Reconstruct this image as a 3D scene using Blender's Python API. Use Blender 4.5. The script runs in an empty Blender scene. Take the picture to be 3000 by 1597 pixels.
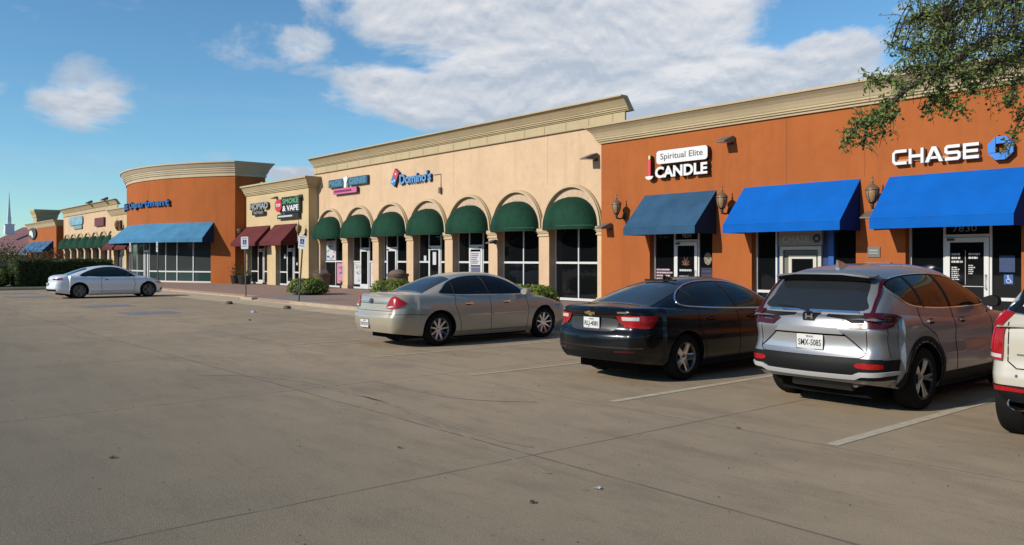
import bpy, bmesh, math, random
from math import *
from mathutils import Vector, Matrix
from mathutils.bvhtree import BVHTree
C = bpy.context.scene
COL = C.collection
# ------------------------------------------------------------------ camera
YAW = radians(50.05); SN, CS = sin(YAW), cos(YAW); FP = 2073.0; EYE = 1.75
cd = bpy.data.cameras.new('camera'); cam = bpy.data.objects.new('camera', cd); COL.objects.link(cam)
cam.location = (0, 0, EYE); cam.rotation_euler = (pi/2, 0, YAW)
cd.sensor_width = 36; cd.lens = 36*FP/2575; cd.shift_y = -35.5/2575; cd.clip_end = 3000; cd.clip_start = .05
C.camera = cam
def ray(px):                       # survey helpers: photo column / row -> metres on a plane Y
    t = (px-1287.5)/FP; return (-SN+t*CS), (CS+t*SN)
def wx(px, Y): a, b = ray(px); return Y*a/b
def wz(px, py, Y): return EYE+(650-py)/FP*Y/ray(px)[1]
def at(px, py, d):
    a, b = ray(px); return Vector((a*d, b*d, EYE+(650-py)/FP*d))
# ------------------------------------------------------------------ light
C.view_settings.view_transform = 'Standard'; C.view_settings.look = 'None'
C.view_settings.exposure = 0.08; C.view_settings.gamma = 1
SUNDIR = Vector((.21, 1.1, -.60)).normalized()      # direction the light travels
sl = bpy.data.lights.new('sun', 'SUN'); sl.energy = 4.9; sl.angle = radians(.6); sl.color = (1, .93, .82)
so = bpy.data.objects.new('sun', sl); COL.objects.link(so); so.rotation_euler = SUNDIR.to_track_quat('-Z', 'Y').to_euler()
W = bpy.data.worlds.new('World'); C.world = W; W.use_nodes = True
def world():
    nt = W.node_tree; N = nt.nodes; K = nt.links; N.clear()
    def m(op, a, b=None, c=None, clamp=False):
        n = N.new('ShaderNodeMath'); n.operation = op; n.use_clamp = clamp
        for i, v in enumerate((a, b, c)):
            if v is None: continue
            if isinstance(v, (int, float)): n.inputs[i].default_value = v
            else: K.new(v, n.inputs[i])
        return n.outputs[0]
    tc = N.new('ShaderNodeTexCoord'); sky = N.new('ShaderNodeTexSky'); sky.sky_type = 'NISHITA'
    sky.sun_disc = False; sky.sun_elevation = radians(28); sky.sun_rotation = radians(190.8)
    sky.air_density = 1.0; sky.dust_density = 0.; sky.ozone_density = 3.; sky.altitude = 200
    hs = N.new('ShaderNodeHueSaturation'); hs.inputs['Hue'].default_value = SKY_HUE; hs.inputs['Saturation'].default_value = SKY_SAT
    hs.inputs['Value'].default_value = SKY_VAL
    tint = N.new('ShaderNodeMix'); tint.data_type = 'RGBA'; tint.blend_type = 'MULTIPLY'; tint.inputs['Factor'].default_value = 1; tint.inputs['B'].default_value = SKY_TINT; K.new(sky.outputs[0], tint.inputs['A']); K.new(tint.outputs['Result'], hs.inputs['Color'])
    sep = N.new('ShaderNodeSeparateXYZ'); K.new(tc.outputs['Generated'], sep.inputs[0])
    X, Y, Z = sep.outputs
    az = m('MULTIPLY', m('ARCTAN2', m('MULTIPLY', X, -1), Y), 57.2958)      # degrees left of +Y
    el = m('MULTIPLY', m('ARCSINE', Z), 57.2958)
    comb = N.new('ShaderNodeCombineXYZ'); K.new(az, comb.inputs[0]); K.new(m('MULTIPLY', el, 1.9), comb.inputs[1])
    def noise(scale, det, rough, off=(0, 0, 0), dist=0.):
        mp = N.new('ShaderNodeMapping'); mp.inputs['Location'].default_value = off; K.new(comb.outputs[0], mp.inputs[0])
        n = N.new('ShaderNodeTexNoise'); n.inputs['Scale'].default_value = scale; n.inputs['Detail'].default_value = det
        n.inputs['Roughness'].default_value = rough; n.inputs['Distortion'].default_value = dist; K.new(mp.outputs[0], n.inputs['Vector'])
        return n.outputs['Fac']
    field = None
    for (px, py, rx, ry, amp) in CLOUDS:
        t = (px-1287.5)/FP; a0 = degrees(YAW)-degrees(atan(t)); e0 = degrees(atan((650-py)/FP*cos(atan(t))))
        sx = degrees(rx/FP)*cos(atan(t))**2; sy = degrees(ry/FP)*cos(atan(t))
        d = m('ADD', m('POWER', m('ABSOLUTE', m('DIVIDE', m('SUBTRACT', az, a0), sx)), 2.), m('POWER', m('ABSOLUTE', m('DIVIDE', m('SUBTRACT', el, e0), sy)), 2.))
        g = m('MULTIPLY', m('SUBTRACT', 1., d), amp); g = m('MAXIMUM', g, -.9)
        field = g if field is None else m('SMOOTH_MAX', field, g, .25)
    n1 = noise(.12, 10, .6, (3, 1, 0), .25); n1b = noise(.12, 6, .6, (3, .1, 0), .25); n2 = noise(.05, 3, .5, (9, 4, 0))
    dens = m('ADD', m('MULTIPLY', field, .62), m('MULTIPLY', m('SUBTRACT', n1, .5), 3.6))
    mr = N.new('ShaderNodeMapRange'); mr.interpolation_type = 'SMOOTHSTEP'; mr.inputs['From Min'].default_value = -.12; mr.inputs['From Max'].default_value = .55
    K.new(dens, mr.inputs[0]); mask = m('MULTIPLY', mr.outputs[0], .94)
    # thin high streaks
    st = N.new('ShaderNodeMapping'); st.inputs['Scale'].default_value = (.05, .35, 1); st.inputs['Rotation'].default_value = (0, 0, .12); K.new(comb.outputs[0], st.inputs[0])
    sn = N.new('ShaderNodeTexNoise'); sn.inputs['Scale'].default_value = 1.; sn.inputs['Detail'].default_value = 6; K.new(st.outputs[0], sn.inputs['Vector'])
    hz = m('MULTIPLY', m('SUBTRACT', sn.outputs['Fac'], .47), 2.2, clamp=True)
    lowm = m('SUBTRACT', 1.15, m('DIVIDE', el, 12.), clamp=True)
    hz = m('MULTIPLY', hz, m('MULTIPLY', lowm, .4))
    mask = m('MAXIMUM', mask, hz)
    # cloud tone: tops lit, bellies grey lavender
    sh = m('ADD', m('MULTIPLY', m('SUBTRACT', n1, n1b), -5.), m('ADD', .38, m('MULTIPLY', m('SUBTRACT', n2, .5), 1.1)))
    sh = m('ADD', sh, m('MULTIPLY', m('SUBTRACT', el, 12.), .045), clamp=True)
    cr = N.new('ShaderNodeMix'); cr.data_type = 'RGBA'; cr.inputs['A'].default_value = CLOUD_DARK; cr.inputs['B'].default_value = CLOUD_LIGHT
    K.new(sh, cr.inputs['Factor'])
    mx = N.new('ShaderNodeMix'); mx.data_type = 'RGBA'; K.new(mask, mx.inputs['Factor']); K.new(hs.outputs[0], mx.inputs['A']); K.new(cr.outputs['Result'], mx.inputs['B'])
    bg = N.new('ShaderNodeBackground'); bg.inputs['Strength'].default_value = SKY_STR; K.new(mx.outputs['Result'], bg.inputs['Color'])
    o = N.new('ShaderNodeOutputWorld'); K.new(bg.outputs[0], o.inputs[0])
SKY_STR = .1; SKY_HUE = .5; SKY_SAT = 1.0; SKY_TINT = (.83, 1.19, 1.30, 1); SKY_VAL = 1.0
CLOUD_LIGHT = (7.6, 7.6, 7.8, 1); CLOUD_DARK = (4.5, 5.1, 6.0, 1)
CLOUDS = [(215, 228, 170, 95, 1.5), (-10, 218, 55, 30, .8), (1380, 50, 560, 160, 2.4), (1600, 220, 600, 120, 2.2), (930, 215, 170, 80, 1.3), (1250, 262, 330, 70, 1.5),
          (2050, 190, 190, 110, 1.8), (1850, 60, 110, 70, .7), (800, 115, 70, 40, .45), (2250, 215, 260, 60, 1.1), (745, 437, 90, 18, .9), (1080, 285, 160, 26, .5),
          (2420, 90, 160, 90, .35), (1000, -20, 260, 60, .9), (2300, 20, 60, 20, .35)]
world()
# ------------------------------------------------------------------ materials
MATS = {}; ALB = .76            # measured paint and surface colours relative to the chosen sun strength
def mat(name, col, rough=.6, metal=0., coat=0., spec=.5, var=0., vscale=3., bump=0., bscale=80., col2=None, emis=None, detail=6, trans=0., croug=.03, flake=0.):
    if name in MATS: return MATS[name]
    if metal < .6: col = tuple(v*ALB for v in col); col2 = tuple(v*ALB for v in col2) if col2 else None
    m = bpy.data.materials.new(name); m.use_nodes = True; nt = m.node_tree; N = nt.nodes; K = nt.links; b = N['Principled BSDF']
    c4 = tuple(col)+(1,)
    b.inputs['Base Color'].default_value = c4; b.inputs['Roughness'].default_value = rough; b.inputs['Metallic'].default_value = metal
    b.inputs['Coat Weight'].default_value = coat; b.inputs['Coat Roughness'].default_value = croug; b.inputs['Specular IOR Level'].default_value = spec
    b.inputs['Transmission Weight'].default_value = trans
    if var or bump or col2 or flake:
        tc = N.new('ShaderNodeTexCoord')
    if var or col2:
        n = N.new('ShaderNodeTexNoise'); n.inputs['Scale'].default_value = vscale; n.inputs['Detail'].default_value = detail; n.inputs['Roughness'].default_value = .62
        K.new(tc.outputs['Object'], n.inputs['Vector'])
        r = N.new('ShaderNodeMapRange'); r.inputs['From Min'].default_value = .32; r.inputs['From Max'].default_value = .68; K.new(n.outputs['Fac'], r.inputs[0])
        mx = N.new('ShaderNodeMix'); mx.data_type = 'RGBA'; mx.inputs['A'].default_value = tuple(v*(1-var) for v in col)+(1,) if not col2 else tuple(col2)+(1,)
        mx.inputs['B'].default_value = tuple(min(1, v*(1+var)) for v in col)+(1,) if not col2 else c4
        K.new(r.outputs[0], mx.inputs['Factor']); K.new(mx.outputs['Result'], b.inputs['Base Color'])
    if bump or flake:
        n = N.new('ShaderNodeTexNoise'); n.inputs['Scale'].default_value = bscale; n.inputs['Detail'].default_value = 4; K.new(tc.outputs['Object'], n.inputs['Vector'])
        bm = N.new('ShaderNodeBump'); bm.inputs['Strength'].default_value = bump or flake; bm.inputs['Distance'].default_value = .02; K.new(n.outputs['Fac'], bm.inputs['Height']); K.new(bm.outputs[0], b.inputs['Normal'])
    if emis: b.inputs['Emission Color'].default_value = tuple(emis)+(1,); b.inputs['Emission Strength'].default_value = 1
    MATS[name] = m; return m
def stucco(name, col, stain=.5, joints=0.):
    if name in MATS: return MATS[name]
    m = mat(name, col, .92, spec=.25); nt = m.node_tree; N = nt.nodes; K = nt.links; b = N['Principled BSDF']
    tc = N.new('ShaderNodeTexCoord')
    def nz(scale, det, sc=(1, 1, 1)):
        mp = N.new('ShaderNodeMapping'); mp.inputs['Scale'].default_value = sc; K.new(tc.outputs['Object'], mp.inputs[0])
        n = N.new('ShaderNodeTexNoise'); n.inputs['Scale'].default_value = scale; n.inputs['Detail'].default_value = det; n.inputs['Roughness'].default_value = .65; K.new(mp.outputs[0], n.inputs['Vector']); return n.outputs['Fac']
    big = nz(.55, 5); mid = nz(4., 5); fine = nz(55, 3); streak = nz(1.3, 4, (1, 1, .12))
    def mx(fac, a, bcol, typ='MIX'):
        n = N.new('ShaderNodeMix'); n.data_type = 'RGBA'; n.blend_type = typ
        if isinstance(fac, float): n.inputs['Factor'].default_value = fac
        else: K.new(fac, n.inputs['Factor'])
        for s, v in (('A', a), ('B', bcol)):
            if isinstance(v, tuple): n.inputs[s].default_value = v
            else: K.new(v, n.inputs[s])
        return n.outputs['Result']
    def rng(f, a, bb, lo=0, hi=1):
        r = N.new('ShaderNodeMapRange'); r.inputs['From Min'].default_value = a; r.inputs['From Max'].default_value = bb; r.inputs['To Min'].default_value = lo; r.inputs['To Max'].default_value = hi; K.new(f, r.inputs[0]); return r.outputs[0]
    col = tuple(v*ALB for v in col); base = tuple(col)+(1,); hi = tuple(min(1, v*1.13) for v in col)+(1,); lo = tuple(v*q for v, q in zip(col, (.82, .78, .74)))+(1,)
    c = mx(rng(big, .35, .65), base, hi); c = mx(rng(mid, .5, .8, 0, .45*stain), c, lo); c = mx(rng(streak, .52, .74, 0, .7*stain), c, lo); c = mx(rng(nz(2.2, 6), .60, .66, 0, .16*stain), c, hi); c = mx(rng(fine, .55, .75, 0, .28), c, lo)
    K.new(c, b.inputs['Base Color'])
    bm = N.new('ShaderNodeBump'); bm.inputs['Strength'].default_value = .35; bm.inputs['Distance'].default_value = .01; K.new(fine, bm.inputs['Height']); K.new(bm.outputs[0], b.inputs['Normal'])
    return m
# ------------------------------------------------------------------ object helpers
def tag(o, label=None, cat=None, group=None, kind=None):
    if label: o['label'] = label
    if cat: o['category'] = cat
    if group: o['group'] = group
    if kind: o['kind'] = kind
    return o
def thing(name, loc=(0, 0, 0), label=None, cat=None, group=None, rz=0):
    o = bpy.data.objects.new(name, None); o.empty_display_size = .2; COL.objects.link(o); o.location = loc; o.rotation_euler = (0, 0, rz)
    return tag(o, label, cat, group)
class MB:                                                        # mesh collector (world or local coordinates)
    def __init__(s): s.v = []; s.f = []; s.m = []; s.mi = 0
    def add(s, vs, fs):
        n = len(s.v); s.v += [tuple(p) for p in vs]; s.f += [tuple(i+n for i in f) for f in fs]; s.m += [s.mi]*len(fs); return s
    def box(s, x0, x1, y0, y1, z0, z1):
        return s.add([(x0, y0, z0), (x1, y0, z0), (x1, y1, z0), (x0, y1, z0), (x0, y0, z1), (x1, y0, z1), (x1, y1, z1), (x0, y1, z1)],
                     [(0, 3, 2, 1), (4, 5, 6, 7), (0, 1, 5, 4), (1, 2, 6, 5), (2, 3, 7, 6), (3, 0, 4, 7)])
    def quad(s, a, b, c, d): return s.add([a, b, c, d], [(0, 1, 2, 3)])
    def poly(s, pts): return s.add(pts, [tuple(range(len(pts)))])
    def prism(s, pts, ax, a, b):                                # pts in the two other axes
        n = len(pts)
        def P(p, t): return (t, p[0], p[1]) if ax == 0 else (p[0], t, p[1]) if ax == 1 else (p[0], p[1], t)
        return s.add([P(p, a) for p in pts]+[P(p, b) for p in pts], [tuple(range(n))[::-1], tuple(range(n, 2*n))]+[(i, (i+1) % n, n+(i+1) % n, n+i) for i in range(n)])
    def tube(s, pts, r, n=8, closed=False, caps=True):
        pts = [Vector(p) for p in pts]; R = r if isinstance(r, (list, tuple)) else [r]*len(pts); vs = []; fs = []; L = len(pts); up = Vector((0, 0, 1))
        for i, p in enumerate(pts):
            if closed: d = pts[(i+1) % L]-pts[i-1]
            else: d = pts[min(i+1, L-1)]-pts[max(i-1, 0)]
            if d.length < 1e-9: d = Vector((0, 0, 1))
            d.normalize(); u = d.cross(up)
            if u.length < .05: u = d.cross(Vector((0, 1, 0)))
            u.normalize(); w = d.cross(u)
            vs += [p+(u*cos(2*pi*k/n)+w*sin(2*pi*k/n))*R[i] for k in range(n)]
        for i in range(L if closed else L-1):
            j = (i+1) % L; fs += [(i*n+k, i*n+(k+1) % n, j*n+(k+1) % n, j*n+k) for k in range(n)]
        if caps and not closed: fs += [tuple(range(n))[::-1], tuple(range((L-1)*n, L*n))]
        return s.add(vs, fs)
    def lathe(s, prof, n=20, M=None, caps=False):                 # prof: (r, z)
        vs = []; fs = []
        for r, z in prof:
            for k in range(n): vs.append(Vector((r*cos(2*pi*k/n), r*sin(2*pi*k/n), z)))
        for i in range(len(prof)-1): fs += [(i*n+k, i*n+(k+1) % n, (i+1)*n+(k+1) % n, (i+1)*n+k) for k in range(n)]
        if caps: fs += [tuple(range(n))[::-1], tuple(range((len(prof)-1)*n, len(prof)*n))]
        if M: vs = [M @ v for v in vs]
        return s.add(vs, fs)
    def build(s, name, mats, parent=None, smooth=None, label=None, recalc=True):
        me = bpy.data.meshes.new(name); me.from_pydata(s.v, [], s.f)
        if not isinstance(mats, (list, tuple)): mats = [mats]
        for m in mats: me.materials.append(m)
        if len(mats) > 1: me.polygons.foreach_set('material_index', s.m)
        return link(name, me, parent, smooth, label, recalc)
def link(name, me, parent=None, smooth=None, label=None, recalc=True):
    if recalc:
        bm = bmesh.new(); bm.from_mesh(me); bmesh.ops.recalc_face_normals(bm, faces=bm.faces); bm.to_mesh(me); bm.free()
    if smooth:
        me.polygons.foreach_set('use_smooth', [True]*len(me.polygons)); me.set_sharp_from_angle(angle=radians(smooth))
    me.update(); o = bpy.data.objects.new(name, me); COL.objects.link(o)
    if parent: o.parent = parent
    if label: o['label'] = label
    return o
def copy_tree(o, parent=None):
    c = o.copy(); COL.objects.link(c); c.parent = parent
    for ch in [x for x in bpy.data.objects if x.parent == o]: copy_tree(ch, c)
    return c
def text_mesh(txt, h, depth=.02, bold=0., sx=1., align='CENTER', shear=0.):
    cu = bpy.data.curves.new('t', 'FONT'); cu.body = txt; cu.size = h/.72; cu.extrude = depth/2; cu.offset = bold; cu.align_x = align; cu.shear = shear; cu.resolution_u = 3
    o = bpy.data.objects.new('t', cu); COL.objects.link(o); dg = bpy.context.evaluated_depsgraph_get(); dg.update()
    me = bpy.data.meshes.new_from_object(o.evaluated_get(dg)); bpy.data.objects.remove(o); bpy.data.curves.remove(cu)
    me.transform(Matrix.Diagonal((sx, 1, 1, 1))); me.materials.clear(); return me
def put_text(mb, txt, M, h, depth=.02, bold=0., sx=1., align='CENTER', fitw=None, shear=0.):
    me = text_mesh(txt, h, depth, bold, sx, align, shear)
    if fitw:
        xs = [v.co.x for v in me.vertices]; w = max(xs)-min(xs); me.transform(Matrix.Diagonal((fitw/w, 1, 1, 1)))
        xs = [v.co.x for v in me.vertices]; me.transform(Matrix.Translation((-(max(xs)+min(xs))/2, 0, 0)))
    mb.add([M @ v.co for v in me.vertices], [tuple(p.vertices) for p in me.polygons]); bpy.data.meshes.remove(me)
def WALLM(x, y, z): return Matrix.Translation((x, y, z)) @ Matrix.Rotation(pi/2, 4, 'X')   # text upright facing -Y
def BOXTXT(mb, x0, x1, y, z0, z1, rows, rnd, dens=.8):              # rows of tiny illegible print
    for r in range(rows):
        zc = z1-(r+.5)*(z1-z0)/rows; h = (z1-z0)/rows*.27; x = x0
        end = x0+(x1-x0)*rnd.uniform(.65, 1)
        while x < end:
            w = rnd.uniform(.02, .07); mb.box(x, min(x+w, end), y-.004, y, zc-h, zc+h); x += w+rnd.uniform(.01, .02)
# ------------------------------------------------------------------ ground
def ground_mat():
    m = mat('concrete_lot', (.3, .26, .21), .85, spec=.3); nt = m.node_tree; N = nt.nodes; K = nt.links; b = N['Principled BSDF']
    tc = N.new('ShaderNodeTexCoord'); sep = N.new('ShaderNodeSeparateXYZ')
    wn = N.new('ShaderNodeTexNoise'); wn.inputs['Scale'].default_value = .9; wn.inputs['Detail'].default_value = 4; K.new(tc.outputs['Object'], wn.inputs['Vector'])
    def m_(op, a, b_=None, clamp=False):
        n = N.new('ShaderNodeMath'); n.operation = op; n.use_clamp = clamp
        for i, v in enumerate((a, b_)):
            if v is None: continue
            if isinstance(v, (int, float)): n.inputs[i].default_value = v
            else: K.new(v, n.inputs[i])
        return n.outputs[0]
    K.new(tc.outputs['Object'], sep.inputs[0]); X, Y, Z = sep.outputs
    def nz(scale, det=5, rough=.6, sc=(1, 1, 1)):
        mp = N.new('ShaderNodeMapping'); mp.inputs['Scale'].default_value = sc; K.new(tc.outputs['Object'], mp.inputs[0])
        n = N.new('ShaderNodeTexNoise'); n.inputs['Scale'].default_value = scale; n.inputs['Detail'].default_value = det; n.inputs['Roughness'].default_value = rough; K.new(mp.outputs[0], n.inputs['Vector']); return n.outputs['Fac']
    def rng(f, a, bb, lo=0, hi=1):
        r = N.new('ShaderNodeMapRange'); r.inputs['From Min'].default_value = a; r.inputs['From Max'].default_value = bb; r.inputs['To Min'].default_value = lo; r.inputs['To Max'].default_value = hi; K.new(f, r.inputs[0]); return r.outputs[0]
    def mx(fac, a, bcol):
        n = N.new('ShaderNodeMix'); n.data_type = 'RGBA'; K.new(fac, n.inputs['Factor'])
        for s, v in (('A', a), ('B', bcol)):
            if isinstance(v, tuple): n.inputs[s].default_value = v+(1,)
            else: K.new(v, n.inputs[s])
        return n.outputs['Result']
    wob = m_('MULTIPLY', m_('SUBTRACT', wn.outputs['Fac'], .5), .06)
    def line(coord, period, off, w):      # thin joint lines across the slab
        f = m_('FRACT', m_('DIVIDE', m_('ADD', m_('ADD', coord, wob), off), period))
        d = m_('MULTIPLY', m_('ABSOLUTE', m_('SUBTRACT', f, .5)), period)
        return m_('SUBTRACT', 1., m_('DIVIDE', d, w), clamp=True)
    a = GC; c = mx(rng(nz(.22, 5), .38, .62), GD, a); c = mx(rng(nz(1.6, 6), .42, .72, 0, .55), c, GL)
    c = mx(rng(nz(.9, 7, .7, (.5, 1.6, 1)), .50, .66, 0, .55), c, GD2); c = mx(rng(nz(3.1, 6, .7, (.35, 1.2, 1)), .5, .7, 0, .45), c, GD2)
    c = mx(rng(nz(9, 4), .6, .72, 0, .35), c, GD2)
    c = mx(rng(nz(70, 3, .7), .45, .75, 0, .5), c, GL2); c = mx(rng(nz(110, 2, .7), .5, .7, 0, .5), c, GD2)
    c = mx(rng(nz(5.3, 2, .4), .73, .77, 0, .45), c, (.09, .078, .062))                # oil spots
    near_shade = rng(m_('ADD', Y, m_('MULTIPLY', m_('SUBTRACT', nz(.35, 4), .5), 3.)), 1.2, 6.2, .72, 0)   # soft shade over the near ground painted into the concrete colour
    c = mx(near_shade, c, (.10, .093, .07)); c = mx(rng(nz(38, 3, .8), .5, .8, 0, .4), c, GL2)
    br = rng(nz(2.2, 3), .3, .5, .25, 1)
    ln = m_('MAXIMUM', line(X, 4.75, 5.5+4.75/2, .022), m_('MAXIMUM', line(Y, 23.5, -4.85+23.5/2, .022), line(Y, 23.5, -7.2+23.5/2, .012)))
    ln = m_('MAXIMUM', ln, line(Y, 23.5, 6+23.5/2, .014))
    c = mx(m_('MULTIPLY', m_('MULTIPLY', ln, br), .8), c, (.06, .05, .045))
    K.new(c, b.inputs['Base Color'])
    bm = N.new('ShaderNodeBump'); bm.inputs['Strength'].default_value = .5; bm.inputs['Distance'].default_value = .01; K.new(nz(90, 3), bm.inputs['Height']); K.new(bm.outputs[0], b.inputs['Normal'])
    return m
GC, GD, GL, GL2, GD2 = [tuple(v*.63 for v in q) for q in ((.53, .395, .25), (.40, .31, .205), (.57, .43, .275), (.66, .51, .34), (.25, .19, .125))]
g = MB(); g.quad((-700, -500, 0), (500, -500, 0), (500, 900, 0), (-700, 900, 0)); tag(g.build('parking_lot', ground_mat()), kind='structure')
M_kerb = mat('kerb_concrete', (.46, .36, .25), .85, var=.12, vscale=2.5, bump=.3, bscale=60)
M_apron = mat('apron_concrete', (.54, .42, .28), .88, var=.16, vscale=1.2, bump=.3, bscale=60)
def brick_mat():
    m = mat('brick_paving', (.3, .15, .11), .88); nt = m.node_tree; N = nt.nodes; K = nt.links; b = N['Principled BSDF']
    tc = N.new('ShaderNodeTexCoord'); mp = N.new('ShaderNodeMapping'); mp.inputs['Scale'].default_value = (1, 1, 1); K.new(tc.outputs['Object'], mp.inputs[0])
    br = N.new('ShaderNodeTexBrick'); br.inputs['Scale'].default_value = 1; br.inputs['Brick Width'].default_value = .22; br.inputs['Row Height'].default_value = .11; br.inputs['Mortar Size'].default_value = .008
    br.inputs['Color1'].default_value = (.30, .155, .11, 1); br.inputs['Color2'].default_value = (.24, .145, .108, 1); br.inputs['Mortar'].default_value = (.2, .16, .13, 1); K.new(mp.outputs[0], br.inputs['Vector'])
    n = N.new('ShaderNodeTexNoise'); n.inputs['Scale'].default_value = .7; n.inputs['Detail'].default_value = 5; K.new(tc.outputs['Object'], n.inputs['Vector'])
    r = N.new('ShaderNodeMapRange'); r.inputs['From Min'].default_value = .4; r.inputs['From Max'].default_value = .7; r.inputs['To Max'].default_value = .6; K.new(n.outputs['Fac'], r.inputs[0])
    mx = N.new('ShaderNodeMix'); mx.data_type = 'RGBA'; K.new(r.outputs[0], mx.inputs['Factor']); K.new(br.outputs[0], mx.inputs['A']); mx.inputs['B'].default_value = (.25, .19, .145, 1); K.new(mx.outputs['Result'], b.inputs['Base Color'])
    return m
M_brick = brick_mat()
SW = .12                                                           # sidewalk height
s = MB(); s.box(-150, -52.2, 13.95, 23, -.2, SW); s.box(-52.2, -34.4, 14.6, 23, -.2, SW); s.box(-34.4, 14, 13.95, 23, -.2, SW)
tag(s.build('sidewalk', M_brick), kind='structure')
k = MB(); k.box(-150, -52.2, 13.7, 13.95, -.2, SW+.003); k.box(-52.2, -51.95, 13.95, 14.6, -.2, SW+.003); k.box(-51.95, -34.65, 14.35, 14.6, -.2, SW-.05)
k.box(-34.65, -34.4, 13.95, 14.6, -.2, SW+.003); k.box(-34.4, -33.2, 13.7, 13.95, -.2, SW+.003); k.box(-29.6, 14, 13.7, 13.95, -.2, SW+.003)
k.add([(-33.2, 13.7, 0), (-29.6, 13.7, 0), (-29.6, 13.95, 0), (-33.2, 13.95, 0), (-33.2, 13.7, .02), (-29.6, 13.7, .02), (-29.6, 13.95, .06), (-33.2, 13.95, .06)], [(0, 3, 2, 1), (4, 5, 6, 7), (0, 1, 5, 4), (1, 2, 6, 5), (2, 3, 7, 6), (3, 0, 4, 7)])
tag(k.build('kerb', M_kerb), kind='structure')
r_ = MB(); r_.quad((-33.4, 13.96, SW+.004), (-29.4, 13.96, SW+.004), (-29.4, 16.2, SW+.004), (-33.4, 16.2, SW+.004)); tag(r_.build('ramp_paving', mat('ramp_grey', (.24, .22, .195), .9, var=.15, vscale=2)), kind='structure')
a_ = MB(); a_.quad((-60, 12.35, .004), (14, 12.35, .004), (14, 13.69, .004), (-60, 13.69, .004)); a_.quad((-51.9, 13.69, .004), (-34.7, 13.69, .004), (-34.7, 14.34, .004), (-51.9, 14.34, .004)); tag(a_.build('gutter_strip', M_apron), kind='structure')
M_stripe = mat('stripe_paint', (.62, .55, .43), .85, col2=(.44, .36, .255), vscale=9, spec=.2)
for i, x in ((1, -6.93), (2, -4.0), (3, -1.05)):
    p = MB(); y0 = (7.5, 7.4, 7.25, 7.3, 7.5)[i]; p.quad((x-.06, y0, .005), (x+.06, y0, .005), (x+.06, 12.9 if i != 4 else 12.3, .005), (x-.06, 12.9 if i != 4 else 12.3, .005))
    tag(p.build('parking_stripe', M_stripe), kind='structure')
for x in (-9.85, -12.75, -15.7, -18.6, -21.5, -24.4): 
    p = MB(); p.quad((x-.05, 7.4, .005), (x+.05, 7.4, .005), (x+.05, 12.2, .005), (x-.05, 12.2, .005)); tag(p.build('parking_stripe', mat('stripe_worn', (.58, .47, .34), .9, col2=(.50, .375, .24), vscale=6, spec=.2)), kind='structure')
# curved tyre scrub lines and the crack
def ribbon(name, pts, w, m, z=.0045):
    mb = MB(); P = [Vector((x, y, 0)) for x, y in pts]; L = []; Q = []
    for i in range(len(P)-1):
        for t in range(6):
            p0 = P[max(i-1, 0)]; p1 = P[i]; p2 = P[i+1]; p3 = P[min(i+2, len(P)-1)]; u = t/6
            Q.append(.5*((2*p1)+(-p0+p2)*u+(2*p0-5*p1+4*p2-p3)*u*u+(-p0+3*p1-3*p2+p3)*u**3))
    Q.append(P[-1]); rnd = random.Random(len(pts)); vs = []
    for i, q in enumerate(Q):
        d = (Q[min(i+1, len(Q)-1)]-Q[max(i-1, 0)]).normalized(); n = Vector((-d.y, d.x, 0))*w*(.6+.8*rnd.random())*.5; j = Vector((rnd.uniform(-1, 1), rnd.uniform(-1, 1), 0))*w*.3
        vs += [q+n+j+Vector((0, 0, z)), q-n+j+Vector((0, 0, z))]
    mb.add(vs, [(2*i, 2*i+1, 2*i+3, 2*i+2) for i in range(len(Q)-1)]); return tag(mb.build(name, m), kind='structure')
def G(px, py): v = at(px, py, FP*EYE/(py-650)); return (v.x, v.y)
M_scrub = mat('tyre_scrub', (.25, .205, .15), .9, col2=(.38, .31, .22), vscale=5)
ribbon('tyre_marks', [G(*p) for p in ((500, 945), (620, 946), (740, 958), (850, 978), (980, 1018), (1090, 1062), (1200, 1112), (1290, 1155), (1380, 1192))], .035, M_scrub)
ribbon('tyre_marks', [G(*p) for p in ((760, 966), (880, 990), (1000, 1022), (1120, 1066), (1240, 1105), (1340, 1125))], .03, M_scrub)
ribbon('tyre_marks', [G(*p) for p in ((940, 958), (1050, 985), (1180, 1005), (1350, 1012))], .03, M_scrub)
# accessible-bay markings: faded blue square with a worn pale wheelchair figure
M_blue = mat('faded_blue_paint', (.155, .19, .27), .85, col2=(.27, .245, .21), vscale=3.2); M_wht = mat('worn_white_paint', (.42, .42, .42), .85, col2=(.24, .24, .25), vscale=8)
def chair_sym(mb, M, s):                        # wheelchair figure, unit about 1 x 1
    def P(x, y): return M @ Vector((x*s, y*s, 0))
    def st(pts, w):
        for (a, b), (c, d) in zip(pts[:-1], pts[1:]):
            v = Vector((c-a, d-b)); n = Vector((-v.y, v.x)).normalized()*w/2; mb.quad(P(a-n.x, b-n.y), P(c-n.x, d-n.y), P(c+n.x, d+n.y), P(a+n.x, b+n.y))
    mb.poly([P(-.06+.08*cos(t*pi/5), .40+.08*sin(t*pi/5)) for t in range(10)])
    st([(-.06, .3), (-.02, -.02), (.2, -.04), (.3, -.32), (.4, -.3)], .07); st([(-.04, .14), (.16, .14)], .05)
    st([(.02+.25*cos(radians(a)), -.17+.25*sin(radians(a))) for a in range(110, 345, 20)], .055)
for n_, (x, y) in enumerate(((-27.8, 8.1), (-32.8, 8.1), (-42.7, 7.3), (-47.2, 7.5))):
    sy = MB(); sy.quad((x-.75, y-.8, .005), (x+.75, y-.8, .005), (x+.75, y+.8, .005), (x-.75, y+.8, .005)); o = sy.build('accessible_bay_marking', M_blue)
    tag(o, kind='structure'); q = MB(); chair_sym(q, Matrix.Translation((x, y, .008)), 1.25); q.build('wheelchair_symbol', M_wht, o)
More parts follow.
